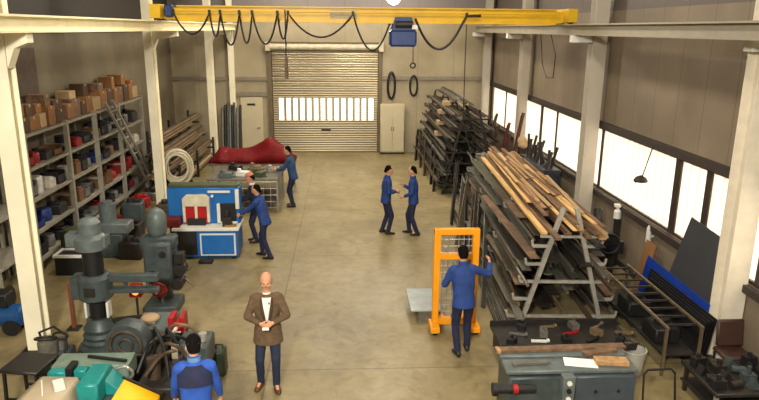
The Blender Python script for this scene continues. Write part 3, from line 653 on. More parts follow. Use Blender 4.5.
for k in range(9): M().bar((-.25, -1.2+.3*k, .79), (.25, -1.2+.3*k, .79), .03).out('crossbar', dark, t)
M().bb(-.26, .26, -1.28, 1.3, .3, .33).out('lower_shelf', dark, t)
for i, (yy, l) in enumerate([(-.7, 'dark steel block on the lower shelf of the bench frame, near end'), (.3, 'dark steel block on the lower shelf of the bench frame, far end')]):
    tag(M().bb(-.2, .2, -.25, .25, 0, .25).cyl((0, 0, .25), (0, 0, .36), .12).out('machine_part', black, loc=(5.06, 9.95+yy, .331), bev=.02), l, 'machine part')
bk = thing('plastic_bucket', 'pale grey bucket on the floor beside the near legs of the bench frame', 'bucket', (4.4, 8.75, 0))
M().lathe([(.02, .0), (.15, 0), (.19, .38), (.2, .38), (.2, .4), (.18, .4), (.14, .03), (.02, .03)], n=22).out('body', mat('bucket_plastic', (168, 166, 156), .4, var=.1), bk)
M().tube([(.19*math.cos(a), 0, .36+.12*math.sin(a)) for a in [math.pi*i/10 for i in range(11)]], .006).out('handle', dark, bk)
def sheet(name, P, thick, m, lab, cat='sheet'):   # quad P leaning; thickness along its normal
    P = [V3(p) for p in P]; n = (P[1]-P[0]).cross(P[3]-P[0]).normalized()*thick; o0 = P[0].copy()
    tag(M().hexa([p-o0 for p in P]+[p+n-o0 for p in P]).out(name, m, loc=o0), lab, cat)
sheet('charcoal_sheet', [(5.82, 10.95, 0), (5.82, 9.35, 0), (6.04, 9.45, 1.90), (6.04, 10.5, 1.98)], .012, sheetgrey, 'large charcoal sheet leaning on the window sill, tallest sheet')
sheet('blue_sheet', [(5.64, 11.4, 0), (5.64, 9.15, 0), (5.76, 9.15, .93), (5.76, 11.3, .98)], .02, bluet, 'bright blue sheet leaning by the broad right column')
for i in range(4):
    sheet('black_sheet', [(5.56-.05*i, 11.0-.1*i, 0), (5.56-.05*i, 8.8, 0), (5.69-.05*i, 8.8, .84-.02*i), (5.69-.05*i, 11.0-.1*i, .84-.02*i)], .02, sheetblack,
          ['black sheet leaning directly against the blue sheet', 'second black sheet in front of the blue sheet', 'third black sheet in front of the blue sheet', 'foremost black sheet of the stack by the bench frame'][i])
sheet('pale_board', [(5.8, 11.9, 0), (5.8, 11.5, 0), (6.0, 11.5, 1.1), (6.0, 11.9, 1.1)], .02, card, 'tan board leaning on the wall beyond the blue sheet')
b_ = thing('spray_bottle', 'white bottle with trigger on the window sill', 'bottle', (6.0, 13.4, 1.1)); 
M().lathe([(.02, 0), (.08, 0), (.08, .16), (.03, .22), (.03, .26)], n=14).out('body', whitep, b_); M().bb(-.08, .04, -.05, .05, .26, .32).out('trigger', whitep, b_)
tag(M().bb(-.04, .08, -.06, .06, -1.09, 0).out('wall_box', dark, loc=(6.0, 13.4, 1.095)), 'narrow dark pedestal under the white bottle at the wall', 'pedestal')
tag(M().cyl((0, 0, 0), (0, 0, .3), .05).cyl((0, 0, .3), (0, 0, .34), .03).bb(0, .09, -.03, .03, .1, .14).out('white_tube', whitep, loc=(6.06, 12.0, 1.02)), 'white cylinder hung on the wall below the window', 'canister')
t = thing('desk_lamp', 'small black lamp on a hanging cord before the bright window', 'lamp', (6.0, 12.5, 2.14))
M().cyl((.03, 0, .1), (.05, -.25, .76), .012).out('cord', black, t)
M().lathe([(.13, 0), (.14, .03), (.1, .09), (.03, .13)], n=18).bar((.0, .08, .02), (.0, .22, -.06), .03).out('lamp_shade', black, t)

# chairs and trolley at the lower right
def tube_chair(loc, rz, lab):
    t = thing('tubular_chair', lab, 'chair', loc, rz)
    for s in (-1, 1):
        M().tube([(s*.22, -.2, 0), (s*.22, -.22, .4), (s*.22, -.18, .45), (s*.22, .2, .45)], .014).out('front_leg', black, t)
        M().tube([(s*.22, .28, 0), (s*.22, .2, .45), (s*.21, .27, .86)], .014).out('rear_leg', black, t)
    M().tube([(-.21, .27, .84), (-.16, .28, .9), (.16, .28, .9), (.21, .27, .84)], .016).out('back_rail', black, t)
    M().bb(-.2, .2, -.2, .2, .445, .47).out('seat', dark2, t, bev=.01)
tube_chair((4.04, 6.98, 0), R(3), 'black tubular frame chair at the bottom edge left of the scrap trolley')
t = thing('scrap_trolley', 'low dark trolley at the right edge loaded with scrap', 'trolley', (5.42, 7.95, 0))
M().bb(-.52, .62, -.6, .35, .4, .46).out('deck', dark, t, bev=.01)
for sx in (-.45, .55):
    for sy in (-.5, .27): M().bar((sx, sy, 0.0), (sx, sy, .4), .05).out('leg', bright if sx < 0 and sy < 0 else dark, t)
M().bb(-.5, .6, -.58, .33, .15, .18).out('lower_shelf', dark, t)
random.seed(21)
for i in range(16):
    x, y = 5.02+.25*(i % 4)+random.uniform(-.03, .03), 7.5+.2*(i//4)+random.uniform(-.02, .02)
    s = M()
    if i % 3 == 0: s.bb(-.09, .09, -.06, .06, 0, .09+.06*random.random()).cyl((0, 0, .08), (0, 0, .2), .03)
    elif i % 3 == 1: s.cyl((-.09, 0, .05), (.09, 0, .05), .05).cyl((.09, 0, .05), (.11, 0, .05), .03)
    else: s.prism([(-.1, 0), (.1, 0), (.06, .03), (-.04, .14)], .12, 'y', (0, -.06, 0))
    tag(s.out('scrap_piece', [black, dark, gmach, sheetblack][i % 4], loc=(x, y, .461), rz=random.uniform(-.3, .3)), 'dark %s scrap piece on trolley, %s row from front, %s from left' % (['blocky', 'round', 'wedge-shaped'][i % 3], ORD[i//4], ORD[i % 4]), 'scrap', 'scrap pieces on the trolley')
wdg = M().prism([(-.2, 0), (.2, 0), (.03, .42), (-.03, .42)], .3, 'y', (0, 0, 0)).bb(-.03, .03, .1, .2, .4, .46)
cv = thing('office_chair', 'dark brown padded chair pushed against the foot of the broad right column', 'chair', (5.78, 8.52, 0))
M().box((0, .08, .72), (.42, .07, .42), (R(-8), 0, 0)).out('backrest', mat('brown_leather_cover', (64, 38, 28), .6), cv, bev=.03)
M().bb(-.22, .22, -.28, .12, .42, .5).out('seat', mat('brown_leather_cover', (64, 38, 28), .6), cv, bev=.03)
for sx in (-.19, .19):
    for sy in (-.22, .08): M().cyl((sx, sy, 0), (sx, sy, .42), .016).out('leg', black, cv)

# ------------------------------------------------------------------ orange stacker and plate
t = thing('pallet_stacker', 'orange hand stacker with tall open mast beside the near rack', 'stacker', (1.88, 10.3, 0))
for s in (-1, 1):
    M().bb(s*.33-.055, s*.33+.055, -.06, .06, .08, 1.86).out('mast_post', orange, t, bev=.008)
    M().bb(s*.33-.06 if s > 0 else -.43, .43 if s > 0 else -.27, -.28, .12, .06, .16).out('base_leg', orange, t, bev=.01)
M().bb(-.385, .385, -.055, .055, 1.76, 1.86).out('crossbar', orange, t, bev=.006); M().bb(-.275, .275, -.05, .05, 1.32, 1.42).out('crossbar', orange, t, bev=.006); M().bb(-.33, .33, -.05, .05, .12, .24).out('crossbar', orange, t, bev=.006)
gr = M()
for i in range(6): gr.cyl((-.22+.088*i, .03, .24), (-.22+.088*i, .03, 1.76), .009, n=6)
for i in range(12): gr.cyl((-.275, .03, .34+.12*i), (.275, .03, .34+.12*i), .007, n=6)
gr.out('mesh_guard', bright, t)
M().cyl((0, .0, .2), (0, 0, 1.3), .03).out('lift_cylinder', bright, t)
M().tube([(-.2, -.06, 1.0), (-.2, -.28, 1.05), (.1, -.28, 1.05), (.1, -.06, 1.0)], .015).out('handle', orange, t)
for s in (-1, 1): M().bb(s*.2-.06, s*.2+.06, .06, 1.1, .1, .15).out('fork', orange, t)
for s in (-1, 1):
    for yy in (-.2, .08): M().cyl((s*.35-.03, yy, .055), (s*.35+.03, yy, .055), .055).out('wheel', black, t)
pl = thing('steel_platform', 'pale grey steel plate on low supports left of the orange stacker', 'platform', (1.46, 10.98, 0))
M().bb(-.3, .26, -.42, .6, .22, .25).out('plate', plateg, pl, bev=.004)
M().bb(-.16, .24, -.36, -.3, 0, .22).bb(-.16, .24, .5, .56, 0, .22).bb(-.1, .18, -.3, .5, .14, .22).out('support', steel, pl)

# ------------------------------------------------------------------ lathe bench at the bottom
t = thing('workbench_machine', 'grey-green machine bench at the bottom right edge', 'machine', (2.98, 7.3, 0))
M().bb(-.9, -.22, -.05, .55, 0, .82).out('left_cabinet', gmach, t, bev=.02)
rcab = M().bb(-.06, .74, -.08, .55, 0, .84).out('right_cabinet', mat('machine_slate', (66, 76, 84), .45, var=.3, scale=5), t, bev=.02)
for xx in (.22, .52): M().cyl((xx, -.08, .62), (xx, -.085, .62), .025).out('port', black, rcab)
M().bb(-.94, .78, -.02, .3, .84, .9).out('bed', gmach2, t, bev=.015)
M().bb(-.94, .78, .34, .6, .84, .92).out('rear_bed', gmach2, t, bev=.015)
cb2 = M().bb(-.26, -.1, -.2, -.08, .52, .9).out('control_box', gmach2, t, bev=.008)
for i, (c, nm) in enumerate([(whitep, 'white'), (black, 'black'), (whitep, 'white')]): M().cyl((-.18, -.2, .6+.11*i), (-.18, -.22, .6+.11*i), .032).out('button', c, cb2)
M().cyl((-1.12, -.14, .72), (-.6, -.14, .72), .055).cyl((-1.14, -.14, .72), (-1.08, -.14, .72), .085).out('spindle', black, t)
M().lathe([(.06, 0), (.2, 0), (.22, .1), (.22, .4), (.1, .5)], (-.98, -.28, .0), n=20).out('chip_drum', gmach, t)
M().cyl((-.88, -.14, .72), (-.82, -.14, .72), .062).out('collar', red, t, label='red collar ring')
bo = thing('wooden_plank', 'brown plank lying across the rear of the machine bench', 'plank', (2.9, 7.78, .921)); M().box((0, .02, .02), (1.8, .12, .035), (0, 0, R(2))).out('board', woodd, bo)
M().box((-.86, -.01, .02), (.05, .125, .04), (0, 0, R(2))).out('end_grain', wood, bo)
tag(M().box((0, 0, .004), (.42, .22, .006), (0, 0, R(-12))).out('paper_sheet', paper, loc=(3.06, 7.46, .901)), 'white paper sheet lying on the machine bench', 'paper')
tag(M().box((0, 0, .03), (.42, .17, .05), (0, 0, R(-6))).out('wood_offcut', wood, loc=(3.46, 7.44, .901)), 'light wood offcut beside the white paper on the bench', 'wood')
tag(M().box((0, 0, .02), (.5, .07, .03), (0, 0, R(6))).out('steel_bar', steel, loc=(2.4, 7.45, .901)), 'short grey steel bar on the left end of the machine bench', 'bar')
tag(M().box((0, 0, .02), (.5, .1, .04), (0, 0, R(14))).out('wood_strip', woodd, loc=(3.4, 7.68, .921)), 'dark wooden strip at the right end of the machine bench', 'wood')
random.seed(4)
tr = thing('parts_tray', 'dark tray of loose tools between the rack and the machine bench', 'tray', (3.35, 9.35, 0))
M().bb(-.95, 1.2, -.45, .4, .30, .34).bb(-.95, 1.2, -.47, -.45, .30, .42).bb(-.95, 1.2, .4, .42, .30, .42).out('tray', dark, tr)
M().bb(-.9, -.82, -.4, .35, 0, .3).bb(1.05, 1.13, -.4, .35, 0, .3).out('support', dark, tr)
tg = [('red', red), ('pale', whitep), ('brown', brownpipe), ('grey', steel), ('black', black)]
for i in range(14):
    c = [4, 3, 4, 1, 3, 2, 4, 0, 3, 4, 2, 3, 4, 2][i]; x = 2.6+.145*i; y = 9.1+.25*((i*7) % 3)-.02*i*0
    s = M().bar((-.12, 0, .02), (.12, .05, .02), .04, .03).cyl((.12, .05, .03), (.15, .065, .03), .03) if i % 2 else M().bb(-.06, .06, -.09, .09, 0, .1).cyl((0, 0, .1), (0, 0, .15), .025)
    tag(s.out('loose_tool', tg[c][1], loc=(x, y, .341), rz=(i*1.3) % 1.2-.6), '%s tool in the dark tray behind the machine bench, %s from the left' % (tg[c][0], ORD[i]), 'tool', '%s tools in the tray' % tg[c][0])

# ------------------------------------------------------------------ left machines
t = thing('radial_drill', 'tall dark grey drill column with ribbed base beside the foreground cream column', 'machine', (-4.0, 9.85, 0))
M().lathe([(.34, 0), (.34, .08), (.26, .1), (.28, .16), (.24, .2), (.27, .26), (.23, .31), (.25, .38), (.2, .46), (.18, .55)], n=26).out('ribbed_base', gmach, t)
M().cyl((0, 0, .55), (0, 0, 1.0), .13, n=20).out('lower_column', black, t)
M().bb(-.19, -.15, -.08, .08, .55, .82).out('cover_strip', whitep, t, bev=.01); M().bb(.15, .19, -.08, .08, .55, .82).out('cover_strip', whitep, t, bev=.01)
M().lathe([(.2, 0), (.26, .04), (.26, .38), (.2, .44)], (0, 0, .86), n=20).bb(-.34, -.2, -.14, .14, .9, 1.26).out('arm_clamp', gmach, t)
M().bb(-.08, .08, -.28, -.24, 1.0, 1.14).out('clamp_plate', dark, t)
M().cyl((0, 0, 1.3), (0, 0, 1.72), .155, n=22).out('upper_column', black, t)
M().lathe([(.16, 0), (.24, .02), (.24, .2), (.17, .26), (.17, .44), (.12, .5), (.04, .53)], (0, 0, 1.7), n=22).bb(-.34, -.1, -.12, .1, 1.78, 1.98).bb(.1, .26, -.1, .12, 1.76, 1.92).out('motor_head', gmach2, t)
M().bb(.2, 1.0, -.07, .07, 1.16, 1.28).bb(.2, 1.0, -.09, .05, .98, 1.06).out('arm', gmach, t, bev=.01)
M().bar((.2, .05, .46), (.66, .08, .5), .06).out('tie_bar', dark, t)
M().bb(.45, .5, -.02, .02, 1.06, 1.16).bb(.8, .85, -.02, .02, 1.06, 1.16).out('arm_web', gmach, t)
t = thing('pillar_drill', 'blue-grey pillar drill with domed motor and red handwheel left of the floor aisle', 'machine', (-3.38, 11.35, 0))
M().bb(-.3, .3, -.35, .3, 0, .18).out('base', gmach, t, bev=.02)
M().cyl((0, .12, .18), (0, .12, .9), .14).out('column', gmach, t)
M().bb(-.26, .24, -.24, .26, .55, 1.36).out('head_casting', gmach, t, bev=.05)
M().bb(-.34, .3, -.12, .16, 1.2, 1.44).out('gearbox', gmach, t, bev=.04)
M().lathe([(.13, 0), (.17, .06), (.17, .34), (.13, .44), (.05, .5)], (-.04, .05, 1.44), n=20).out('motor', gmach2, t)
M().cyl((0, -.1, .3), (0, -.1, .6), .07).cyl((0, -.1, .18), (0, -.1, .32), .03).out('quill', steel, t)
M().torus((0, -.3, .5), (0, 1, .2), .13, .025).bar((-.12, -.3, .5), (.12, -.3, .5), .025).bar((0, -.3, .38), (0, -.3, .62), .025).out('handwheel', red, t)
M().bb(.26, .42, -.1, .1, .9, 1.1).cyl((.34, -.1, .8), (.34, .1, .8), .12).out('side_gear', dark, t); M().cyl((.3, -.2, .55), (.3, .1, .55), .11).out('side_gear', dark, t)
M().bar((.4, 0, .7), (.62, -.1, .9), .02).bar((.4, 0, .6), (.6, -.15, .5), .02).out('lever', steel, t)
M().cyl((-.1, -.24, .8), (-.1, -.27, .8), .05).out('dial', black, t); M().cyl((.1, -.24, 1.15), (.1, -.27, 1.15), .06).out('dial', black, t)
t = thing('bench_cabinet', 'grey-green cabinet in front of the pillar drill', 'cabinet', (-2.95, 9.65, 0))
M().bb(-.34, .2, -.3, .3, 0, .52).out('body', gmach2, t, bev=.012); M().bb(-.36, .22, -.32, .32, .52, .56).out('top', gmach2, t)
M().bb(-.3, .16, -.32, -.3, .08, .46).out('cabinet_door', gmach2, t)
tag(M().ell((0, 0, .07), (.15, .12, .07)).bb(-.08, .08, -.06, .06, 0, .08).out('white_rag', card3, loc=(-3.1, 9.6, .561)), 'pale crumpled rag on the grey-green cabinet', 'rag')
t = thing('red_vice', 'red bench vice standing on a black post right of the grey cabinet', 'vice', (-2.6, 9.4, 0))
M().bb(-.1, .1, -.12, .12, 0, .52).out('post', black, t); M().bb(-.14, .1, -.14, .14, .52, .64).bb(-.14, -.06, -.14, .14, .64, .78).bb(.03, .1, -.14, .14, .64, .78).out('jaw', red, t, bev=.01)
M().cyl((-.02, -.14, .6), (-.02, -.26, .6), .03).bar((-.1, -.26, .6), (.08, -.26, .6), .02).out('screw', whitep, t)
t = thing('indicator_box', 'small red box with glowing orange face on a thin stand beside the drill arm', 'box', (-3.56, 10.4, 0))
M().cyl((0, 0, 0), (0, 0, .66), .02).bb(-.1, .1, -.1, .1, 0, .02).out('stand', dark, t); M().bb(-.1, .1, -.07, .07, .66, .88).out('housing', red, t, bev=.01)
M().cyl((.01, -.07, .77), (.01, -.085, .77), .06).out('lamp', emit('orange_indicator', (255, 170, 80), 1.5), t)

# big dark machine with hoses
t = thing('hydraulic_unit', 'dark cluttered hydraulic unit with looping hoses beside the bottom workman', 'machine', (-2.32, 8.33, 0))
M().bb(-.5, .34, -.55, .45, 0, .45).out('tank', dark, t, bev=.02)
M().bb(-.05, .4, -.1, .42, .45, .82).out('housing', gmach, t, bev=.03)
M().bb(-.02, .3, -.5, -.2, .45, .78).out('valve_block', dark, t, bev=.02)
M().cyl((-.3, .2, .45), (-.3, .2, .86), .12).out('accumulator', dark2, t); M().cyl((-.3, -.25, .45), (-.3, -.25, .75), .09).out('accumulator', dark2, t)
M().bb(-.02, .06, -.35, -.27, .78, .95).out('fitting', bright, t); M().bb(.14, .22, -.3, -.2, .78, .9).out('fitting', bright, t); M().cyl((.3, .1, .82), (.3, .1, .93), .06).out('fitting', bright, t)
for k, (x0_, y0_, x1_, y1_, h_) in enumerate([(-.3, .2, .1, -.35, .5), (-.3, -.25, .25, -.4, .42), (-.45, 0, .2, .1, .35), (-.4, .3, .3, .3, .4), (-.48, -.4, -.1, .1, .38), (-.35, -.5, .35, -.1, .3), (-.45, .2, -.05, -.5, .55)]):
    pts = [(x0_+(x1_-x0_)*u, y0_+(y1_-y0_)*u+.06*math.sin(9*u), .6+h_*math.sin(math.pi*u)) for u in [i/14 for i in range(15)]]
    M().tube(pts, .025).out('hose', [black, dark2, black, brownpipe][k % 4], t)
t = thing('flywheel_unit', 'round dark casing with hoses behind the teal saw', 'machine', (-3.2, 8.85, 0))
M().bb(-.3, .3, -.2, .2, 0, .5).out('base', dark, t, bev=.02); M().cyl((0, -.14, .62), (0, .14, .62), .3, n=28).out('casing', gmach, t)
M().torus((0, -.16, .62), (0, 1, 0), .22, .03).torus((0, -.16, .62), (0, 1, 0), .1, .02).out('ring', dark2, t)
t = thing('small_lathe_head', 'grey tangle of gears and valves left of the ribbed drill base', 'machine', (-4.6, 9.75, 0))
M().bb(-.2, .28, -.25, .2, 0, .3).out('base', gmach, t, bev=.02); M().cyl((0, -.1, .3), (0, -.1, .5), .14).cyl((.1, .1, .3), (.1, .1, .44), .1).out('valve', steel, t)
M().torus((-.02, -.1, .55), (0, .3, 1), .14, .02).torus((.12, .08, .5), (.3, 0, 1), .1, .018).out('handwheel', dark, t)
M().tube([(-.15, .1, .3), (-.2, .1, .55), (0, .15, .62), (.2, .1, .5), (.25, -.1, .3)], .02).out('hose', black, t)
t.location = (-4.5, 9.2, 0)

# teal saw at the bottom
t = thing('band_saw', 'teal band saw with yellow guard at the bottom left edge', 'machine', (-3.3, 7.6, 0))
M().bb(.02, .42, -.5, .4, 0, .6).bb(-.5, .02, -.02, .4, 0, .6).out('cabinet', gmach, t, bev=.02)
M().bb(-.52, .46, .12, .48, .6, .84).out('bed', mat('saw_bed', (116, 134, 118), .45, var=.25), t, bev=.015)
M().bb(-.50, -.27, -.04, .1, .6, .84).out('vise_jaw', teal, t, bev=.015); M().bb(-.17, -.02, -.04, .1, .6, .86).out('vise_jaw', teal, t, bev=.015)
M().bb(-.26, -.18, -.06, .16, .6, .9).out('clamp_block', black, t)
M().bb(.02, .28, -.46, .08, .6, .9).out('arm_cover', teal, t, bev=.025); M().prism([(.27, .6), (.52, .6), (.27, .82)], .3, 'y', (0, -.2, 0)).out('arm_end', teal, t, bev=.01)
M().bar((-.12, .34, .86), (.42, .2, .86), .035).out('guide_rod', black, t)
M().prism([(.44, .40), (.86, .28), (.90, .50), (.46, .74)], .5, 'y', (0, -.55, 0)).out('guard', dyellow, t, bev=.01)
M().bar((.44, -.04, .76), (.92, -.04, .51), .02, .03).out('guard_rim', black, t)
M().torus((.4, .14, .72), (0, 1, .3), .11, .02).out('handwheel', bright, t)
t2 = thing('metal_cover', 'large beige sheet-metal cover left of the teal saw', 'cover', (-3.66, 7.24, 0))
M().prism([(-.42, 0), (.36, 0), (.36, .66), (.3, .84), (-.14, .86), (-.42, .62)], .56, 'y', (0, -.34, 0)).out('shell', beigeplate, t2, bev=.02)
M().box((.16, -.02, .863), (.12, .26, .03), (0, 0, .5)).out('top_tab', whitep, t2)
M().bar((-.1, .1, .86), (.06, -.24, .86), .015).out('seam_strip', whitep, t2)
s_ = thing('work_stool', 'black square-topped stool left of the beige cover', 'stool', (-4.22, 7.98, 0), R(-8))
M().bb(-.27, .27, -.26, .26, .72, .77).out('seat', mat('stool_black', (36, 31, 29), .5, var=.25), s_, bev=.015)
for sx in (-.22, .22):
    for sy in (-.2, .2): M().bar((sx*1.1, sy*1.1, 0), (sx, sy, .72), .035).out('leg', black, s_)
M().bb(-.22, .22, -.21, -.18, .3, .33).bb(-.22, .22, .18, .21, .3, .33).out('stretcher', black, s_)

# blue compressor at the left edge
t = thing('air_compressor', 'blue wheeled compressor with dark motor at the left edge', 'compressor', (-5.95, 10.5, 0))
M().cyl((-.45, 0, .3), (.4, 0, .3), .19, n=22).ell((-.45, 0, .3), (.08, .19, .19)).ell((.4, 0, .3), (.08, .19, .19)).out('tank', mat('compressor_blue', (24, 76, 130), .4, var=.25), t)
M().bb(-.25, .25, -.14, .14, .48, .72).cyl((-.3, 0, .6), (.0, 0, .6), .15).out('motor', black, t, bev=.02)
M().cyl((.28, -.2, .14), (.28, -.14, .14), .14, n=20).out('wheel', black, t); M().cyl((.28, .14, .14), (.28, .2, .14), .14, n=20).out('wheel', black, t)
M().tube([(-.4, -.15, .45), (-.7, -.15, .75), (-.7, .15, .75), (-.4, .15, .45)], .016).out('handle', steel, t)
M().cyl((-.35, -.1, 0), (-.35, -.1, .15), .03).cyl((-.35, .1, 0), (-.35, .1, .15), .03).out('foot', black, t)
t = thing('hose_reel', 'dark reel of hose on the floor behind the blue compressor', 'reel', (-6.3, 11.3, 0))
M().cyl((-.12, 0, .25), (.12, 0, .25), .1).cyl((-.14, 0, .25), (-.12, 0, .25), .25).cyl((.12, 0, .25), (.14, 0, .25), .25).out('reel', dark, t); 
for k in range(3): M().torus((-.08+.08*k, 0, .25), (1, 0, 0), .16, .04).out('hose', black, t)
fe = thing('rust_post', 'short rusty pole standing right behind the foreground cream column', 'pole', (-4.72, 10.55, 0)); M().bb(-.03, .03, -.03, .03, .03, .85).out('pole', mat('rust', (120, 66, 38), .7), fe); M().bb(-.1, .1, -.1, .1, 0, .03).out('foot', dark, fe)

# ------------------------------------------------------------------ blue punching machine
t = thing('punching_machine', 'blue and white steelworker machine with red side panels', 'machine', (-3.22, 14.35, 0))
M().bb(-.62, .78, -.35, .4, .06, .68).out('lower_cabinet', bluem, t, bev=.015)
M().bb(-.66, .82, -.38, .42, .68, .74).out('work_table', whitep, t, bev=.006)
M().bb(-.72, -.64, -.3, .3, .0, .74).out('side_plate', dark, t)
for (a, b) in ((-.05, .74), ):
    q = M().bb(a, b, -.372, -.35, .1, .62).out('front_panel', whitep, t); M().bb(a+.035, b-.035, -.385, -.372, .135, .585).out('panel_inset', bluem, q)
M().bb(-.55, -.12, -.375, -.35, .12, .66).out('front_opening', black, t)
M().bb(-.82, .8, .02, .42, .74, 1.58).out('upper_cabinet', bluem, t, bev=.02)
M().bb(-.8, .78, .06, .38, 1.58, 1.64).out('top_tray', greenc, t, bev=.01)
arch = M().bb(-.46, .14, -.1, .02, 1.18, 1.36).bb(-.46, -.4, -.1, .02, .8, 1.18).bb(.08, .14, -.1, .02, .8, 1.18).bb(-.19, -.13, -.11, .02, .86, 1.18).prism([(-.46, 1.36), (.14, 1.36), (.05, 1.44), (-.37, 1.44)], .12, 'y', (0, -.1, 0)).out('arch_frame', mat('arch_cream', (222, 212, 186), .5), t, bev=.006)
for a, b in ((-.4, -.19), (-.13, .08)): M().bb(a, b, -.08, -.0, .78, 1.2).out('red_panel', red, t, label='red panel inside the cream arch')
M().bb(-.36, .04, -.14, -.08, .745, .9).out('blade_block', black, t)
M().bb(-.82, -.5, -.3, .0, .745, .95).out('red_box', mat('dark_red', (110, 22, 24), .5), t, bev=.01)
M().bb(.36, .72, -.02, .05, .78, 1.22).out('notch_recess', black, t)
M().bb(.3, .37, -.06, .02, .78, 1.22).bb(.3, .74, -.03, .0, .755, .8).out('notch_trim', whitep, t)
M().bb(.72, .8, -.04, .02, 1.1, 1.55).bb(.1, .6, .0, .02, 1.47, 1.52).out('scale_strip', whitep, t)
M().cyl((.2, .0, 1.4), (.2, .02-.05, 1.4), .03).out('button', whitep, t)
M().bb(.44, .64, -.26, -.06, .745, .95).cyl((.54, -.16, .95), (.54, -.16, 1.1), .05).out('punch_tool', dark, t, bev=.01)
M().bb(.5, .76, -.28, -.2, .75, .79).out('workpiece', mat('brass', (190, 150, 70), .35, .7), t)
fp = M().bb(-.05, .25, -.66, -.46, .0, .08).out('foot_pedal', black, t, bev=.015); M().tube([(.1, -.46, .04), (.1, -.41, .04), (.12, -.36, .1)], .015).out('cable', black, fp)
for sx in (-.5, .66):
    for sy in (-.25, .3): M().cyl((sx, sy, 0), (sx, sy, .07), .05).out('foot', black, t)

# ------------------------------------------------------------------ red tarp and cage table
t = thing('wire_cage_table', 'pale wire-sided table with odds and ends behind the blue machine', 'table', (-2.85, 18.6, 0))
M().bb(-1.05, .95, -.7, 1.0, .92, .96).out('top', steel, t)
for sx in (-1.02, .92):
    for sy in (-.67, .97): M().bar((sx, sy, 0), (sx, sy, 1.0), .05).out('leg', rackm, t)
wn = M()
for i in range(11): wn.cyl((-1.02+.194*i, -.68, .1), (-1.02+.194*i, -.68, .92), .008, n=6)
for i in range(5): wn.cyl((-1.02, -.68, .12+.19*i), (.92, -.68, .12+.19*i), .008, n=6)
for i in range(9): wn.cyl((.93, -.67+.2*i, .1), (.93, -.67+.2*i, .92), .008, n=6)
for i in range(5): wn.cyl((.93, -.67, .12+.19*i), (.93, .97, .12+.19*i), .008, n=6)
wn.out('wire_panel', bright, t); M().bb(-1.0, .9, -.64, .94, .28, .31).out('lower_shelf', dark2, t)
rt = bmesh.new(); G = 26
def hz(u, v):
    e = max(0, 1-(2*abs(v-.5))**3)*max(0, min(1, u*8))*max(0, min(1, (1-u)*9))
    ridge = .36+.40*math.exp(-((u-.74)/.22)**2) + .22*math.exp(-((u-.05)/.13)**2)
    return e*ridge*(.8+.5*noise.noise(V3((u*5, v*4, 1))))
grid = [[rt.verts.new((-1.3+2.7*(i/G), -.55+1.2*(j/12)+.1*noise.noise(V3((i*.4, j*.3, 0))), max(.0, hz(i/G, j/12)))) for j in range(13)] for i in range(G+1)]
for i in range(G):
    for j in range(12): rt.faces.new((grid[i][j], grid[i+1][j], grid[i+1][j+1], grid[i][j+1]))
bmesh.ops.solidify(rt, geom=list(rt.faces), thickness=.02)
me = bpy.data.meshes.new('red_tarp'); rt.to_mesh(me); rt.free(); me.materials.append(redcloth); me.shade_smooth()
o = bpy.data.objects.new('red_tarp', me); C.objects.link(o); o.location = (-3.0, 20.6, .985); tag(o, 'crumpled red tarp draped over a load left of the big door', 'tarp')
t = thing('loaded_table', 'low pale table under the red tarp', 'table', (-3.0, 20.65, 0)); M().bb(-1.3, 1.4, -.6, .7, .9, .96).out('top', steel, t)
for sx in (-1.2, 1.3):
    for sy in (-.5, .6): M().bar((sx, sy, 0), (sx, sy, .9), .06).out('leg', rackm, t)
random.seed(9)
for i, (x, y, m, l) in enumerate([(-3.4, 18.2, gmach2, 'grey-green casting on the wire-sided table, leftmost of the row'), (-2.95, 18.35, whitep, 'white part on the wire-sided table'), (-2.5, 18.3, greenc, 'olive part on the wire-sided table'), (-2.15, 18.9, bright, 'bright steel part at the right end of the wire-sided table'), (-3.3, 19.2, dark, 'dark steel part at the back of the wire-sided table'), (-2.7, 19.2, brownpipe, 'brown part at the back of the wire-sided table')]):
    tag(M().bb(-.18, .18, -.12, .12, 0, .14).cyl((-.1, 0, .14), (-.1, 0, .22), .06).bar((-.25, .05, .03), (.28, -.02, .03), .04).out('machine_part', m, loc=(x, y, .961), rz=random.uniform(-.5, .5), bev=.012), l, 'machine part')

# ------------------------------------------------------------------ brown tubes stack on the far left
t = thing('tube_rack', 'low dark rack carrying brown tubes along the far left wall', 'rack', (-5.55, 0, 0))
for yy in (20.0, 22.5, 25.3):
    M().bb(-.55, .42, yy-.05, yy+.05, .0, .1).bb(-.55, -.48, yy-.05, yy+.05, .1, 2.0).bb(.35, .42, yy-.05, yy+.05, .1, .95).bb(-.48, .35, yy-.04, yy+.04, .52, .58).bb(-.48, .1, yy-.04, yy+.04, 1.02, 1.08).bb(-.48, -.1, yy-.04, yy+.04, 1.52, 1.58).out('cross_frame', dark, t)
for z, xa, xb, n, nl in ((.1, -.46, .33, 7, 2), (.58, -.46, .33, 7, 3), (1.08, -.46, .08, 5, 3), (1.58, -.46, -.1, 3, 3)):
    for ly in range(nl):
        for i in range(n):
            x = -5.55+xa+.06+(xb-xa-.12)*i/(n-1)
            if random.random() < .1: continue
            L = random.uniform(4.6, 6.2)
            stock('tube', [brownpipe, dark2, brownpipe, card3, dark, brownpipe][(i+ly*3+int(z*4)) % 6], .1, x, 19.3+random.uniform(0, 6.4-L), L, z+.001+ly*.101, 0, '%s tube by the far left wall, %s arm, %s layer, %s from the wall' % (CW.get([brownpipe, dark2, brownpipe, card3, dark, brownpipe][(i+ly*3+int(z*4)) % 6].name, 'brown'), {.1: 'lowest', .58: 'second', 1.08: 'third', 1.58: 'top'}[z], ['lower', 'middle', 'upper'][ly], ORD[i]), 'brown tubes by the left wall', cat='tube', sx=.98, sz=.98, name='long_tube')
s = M(); random.seed(3)
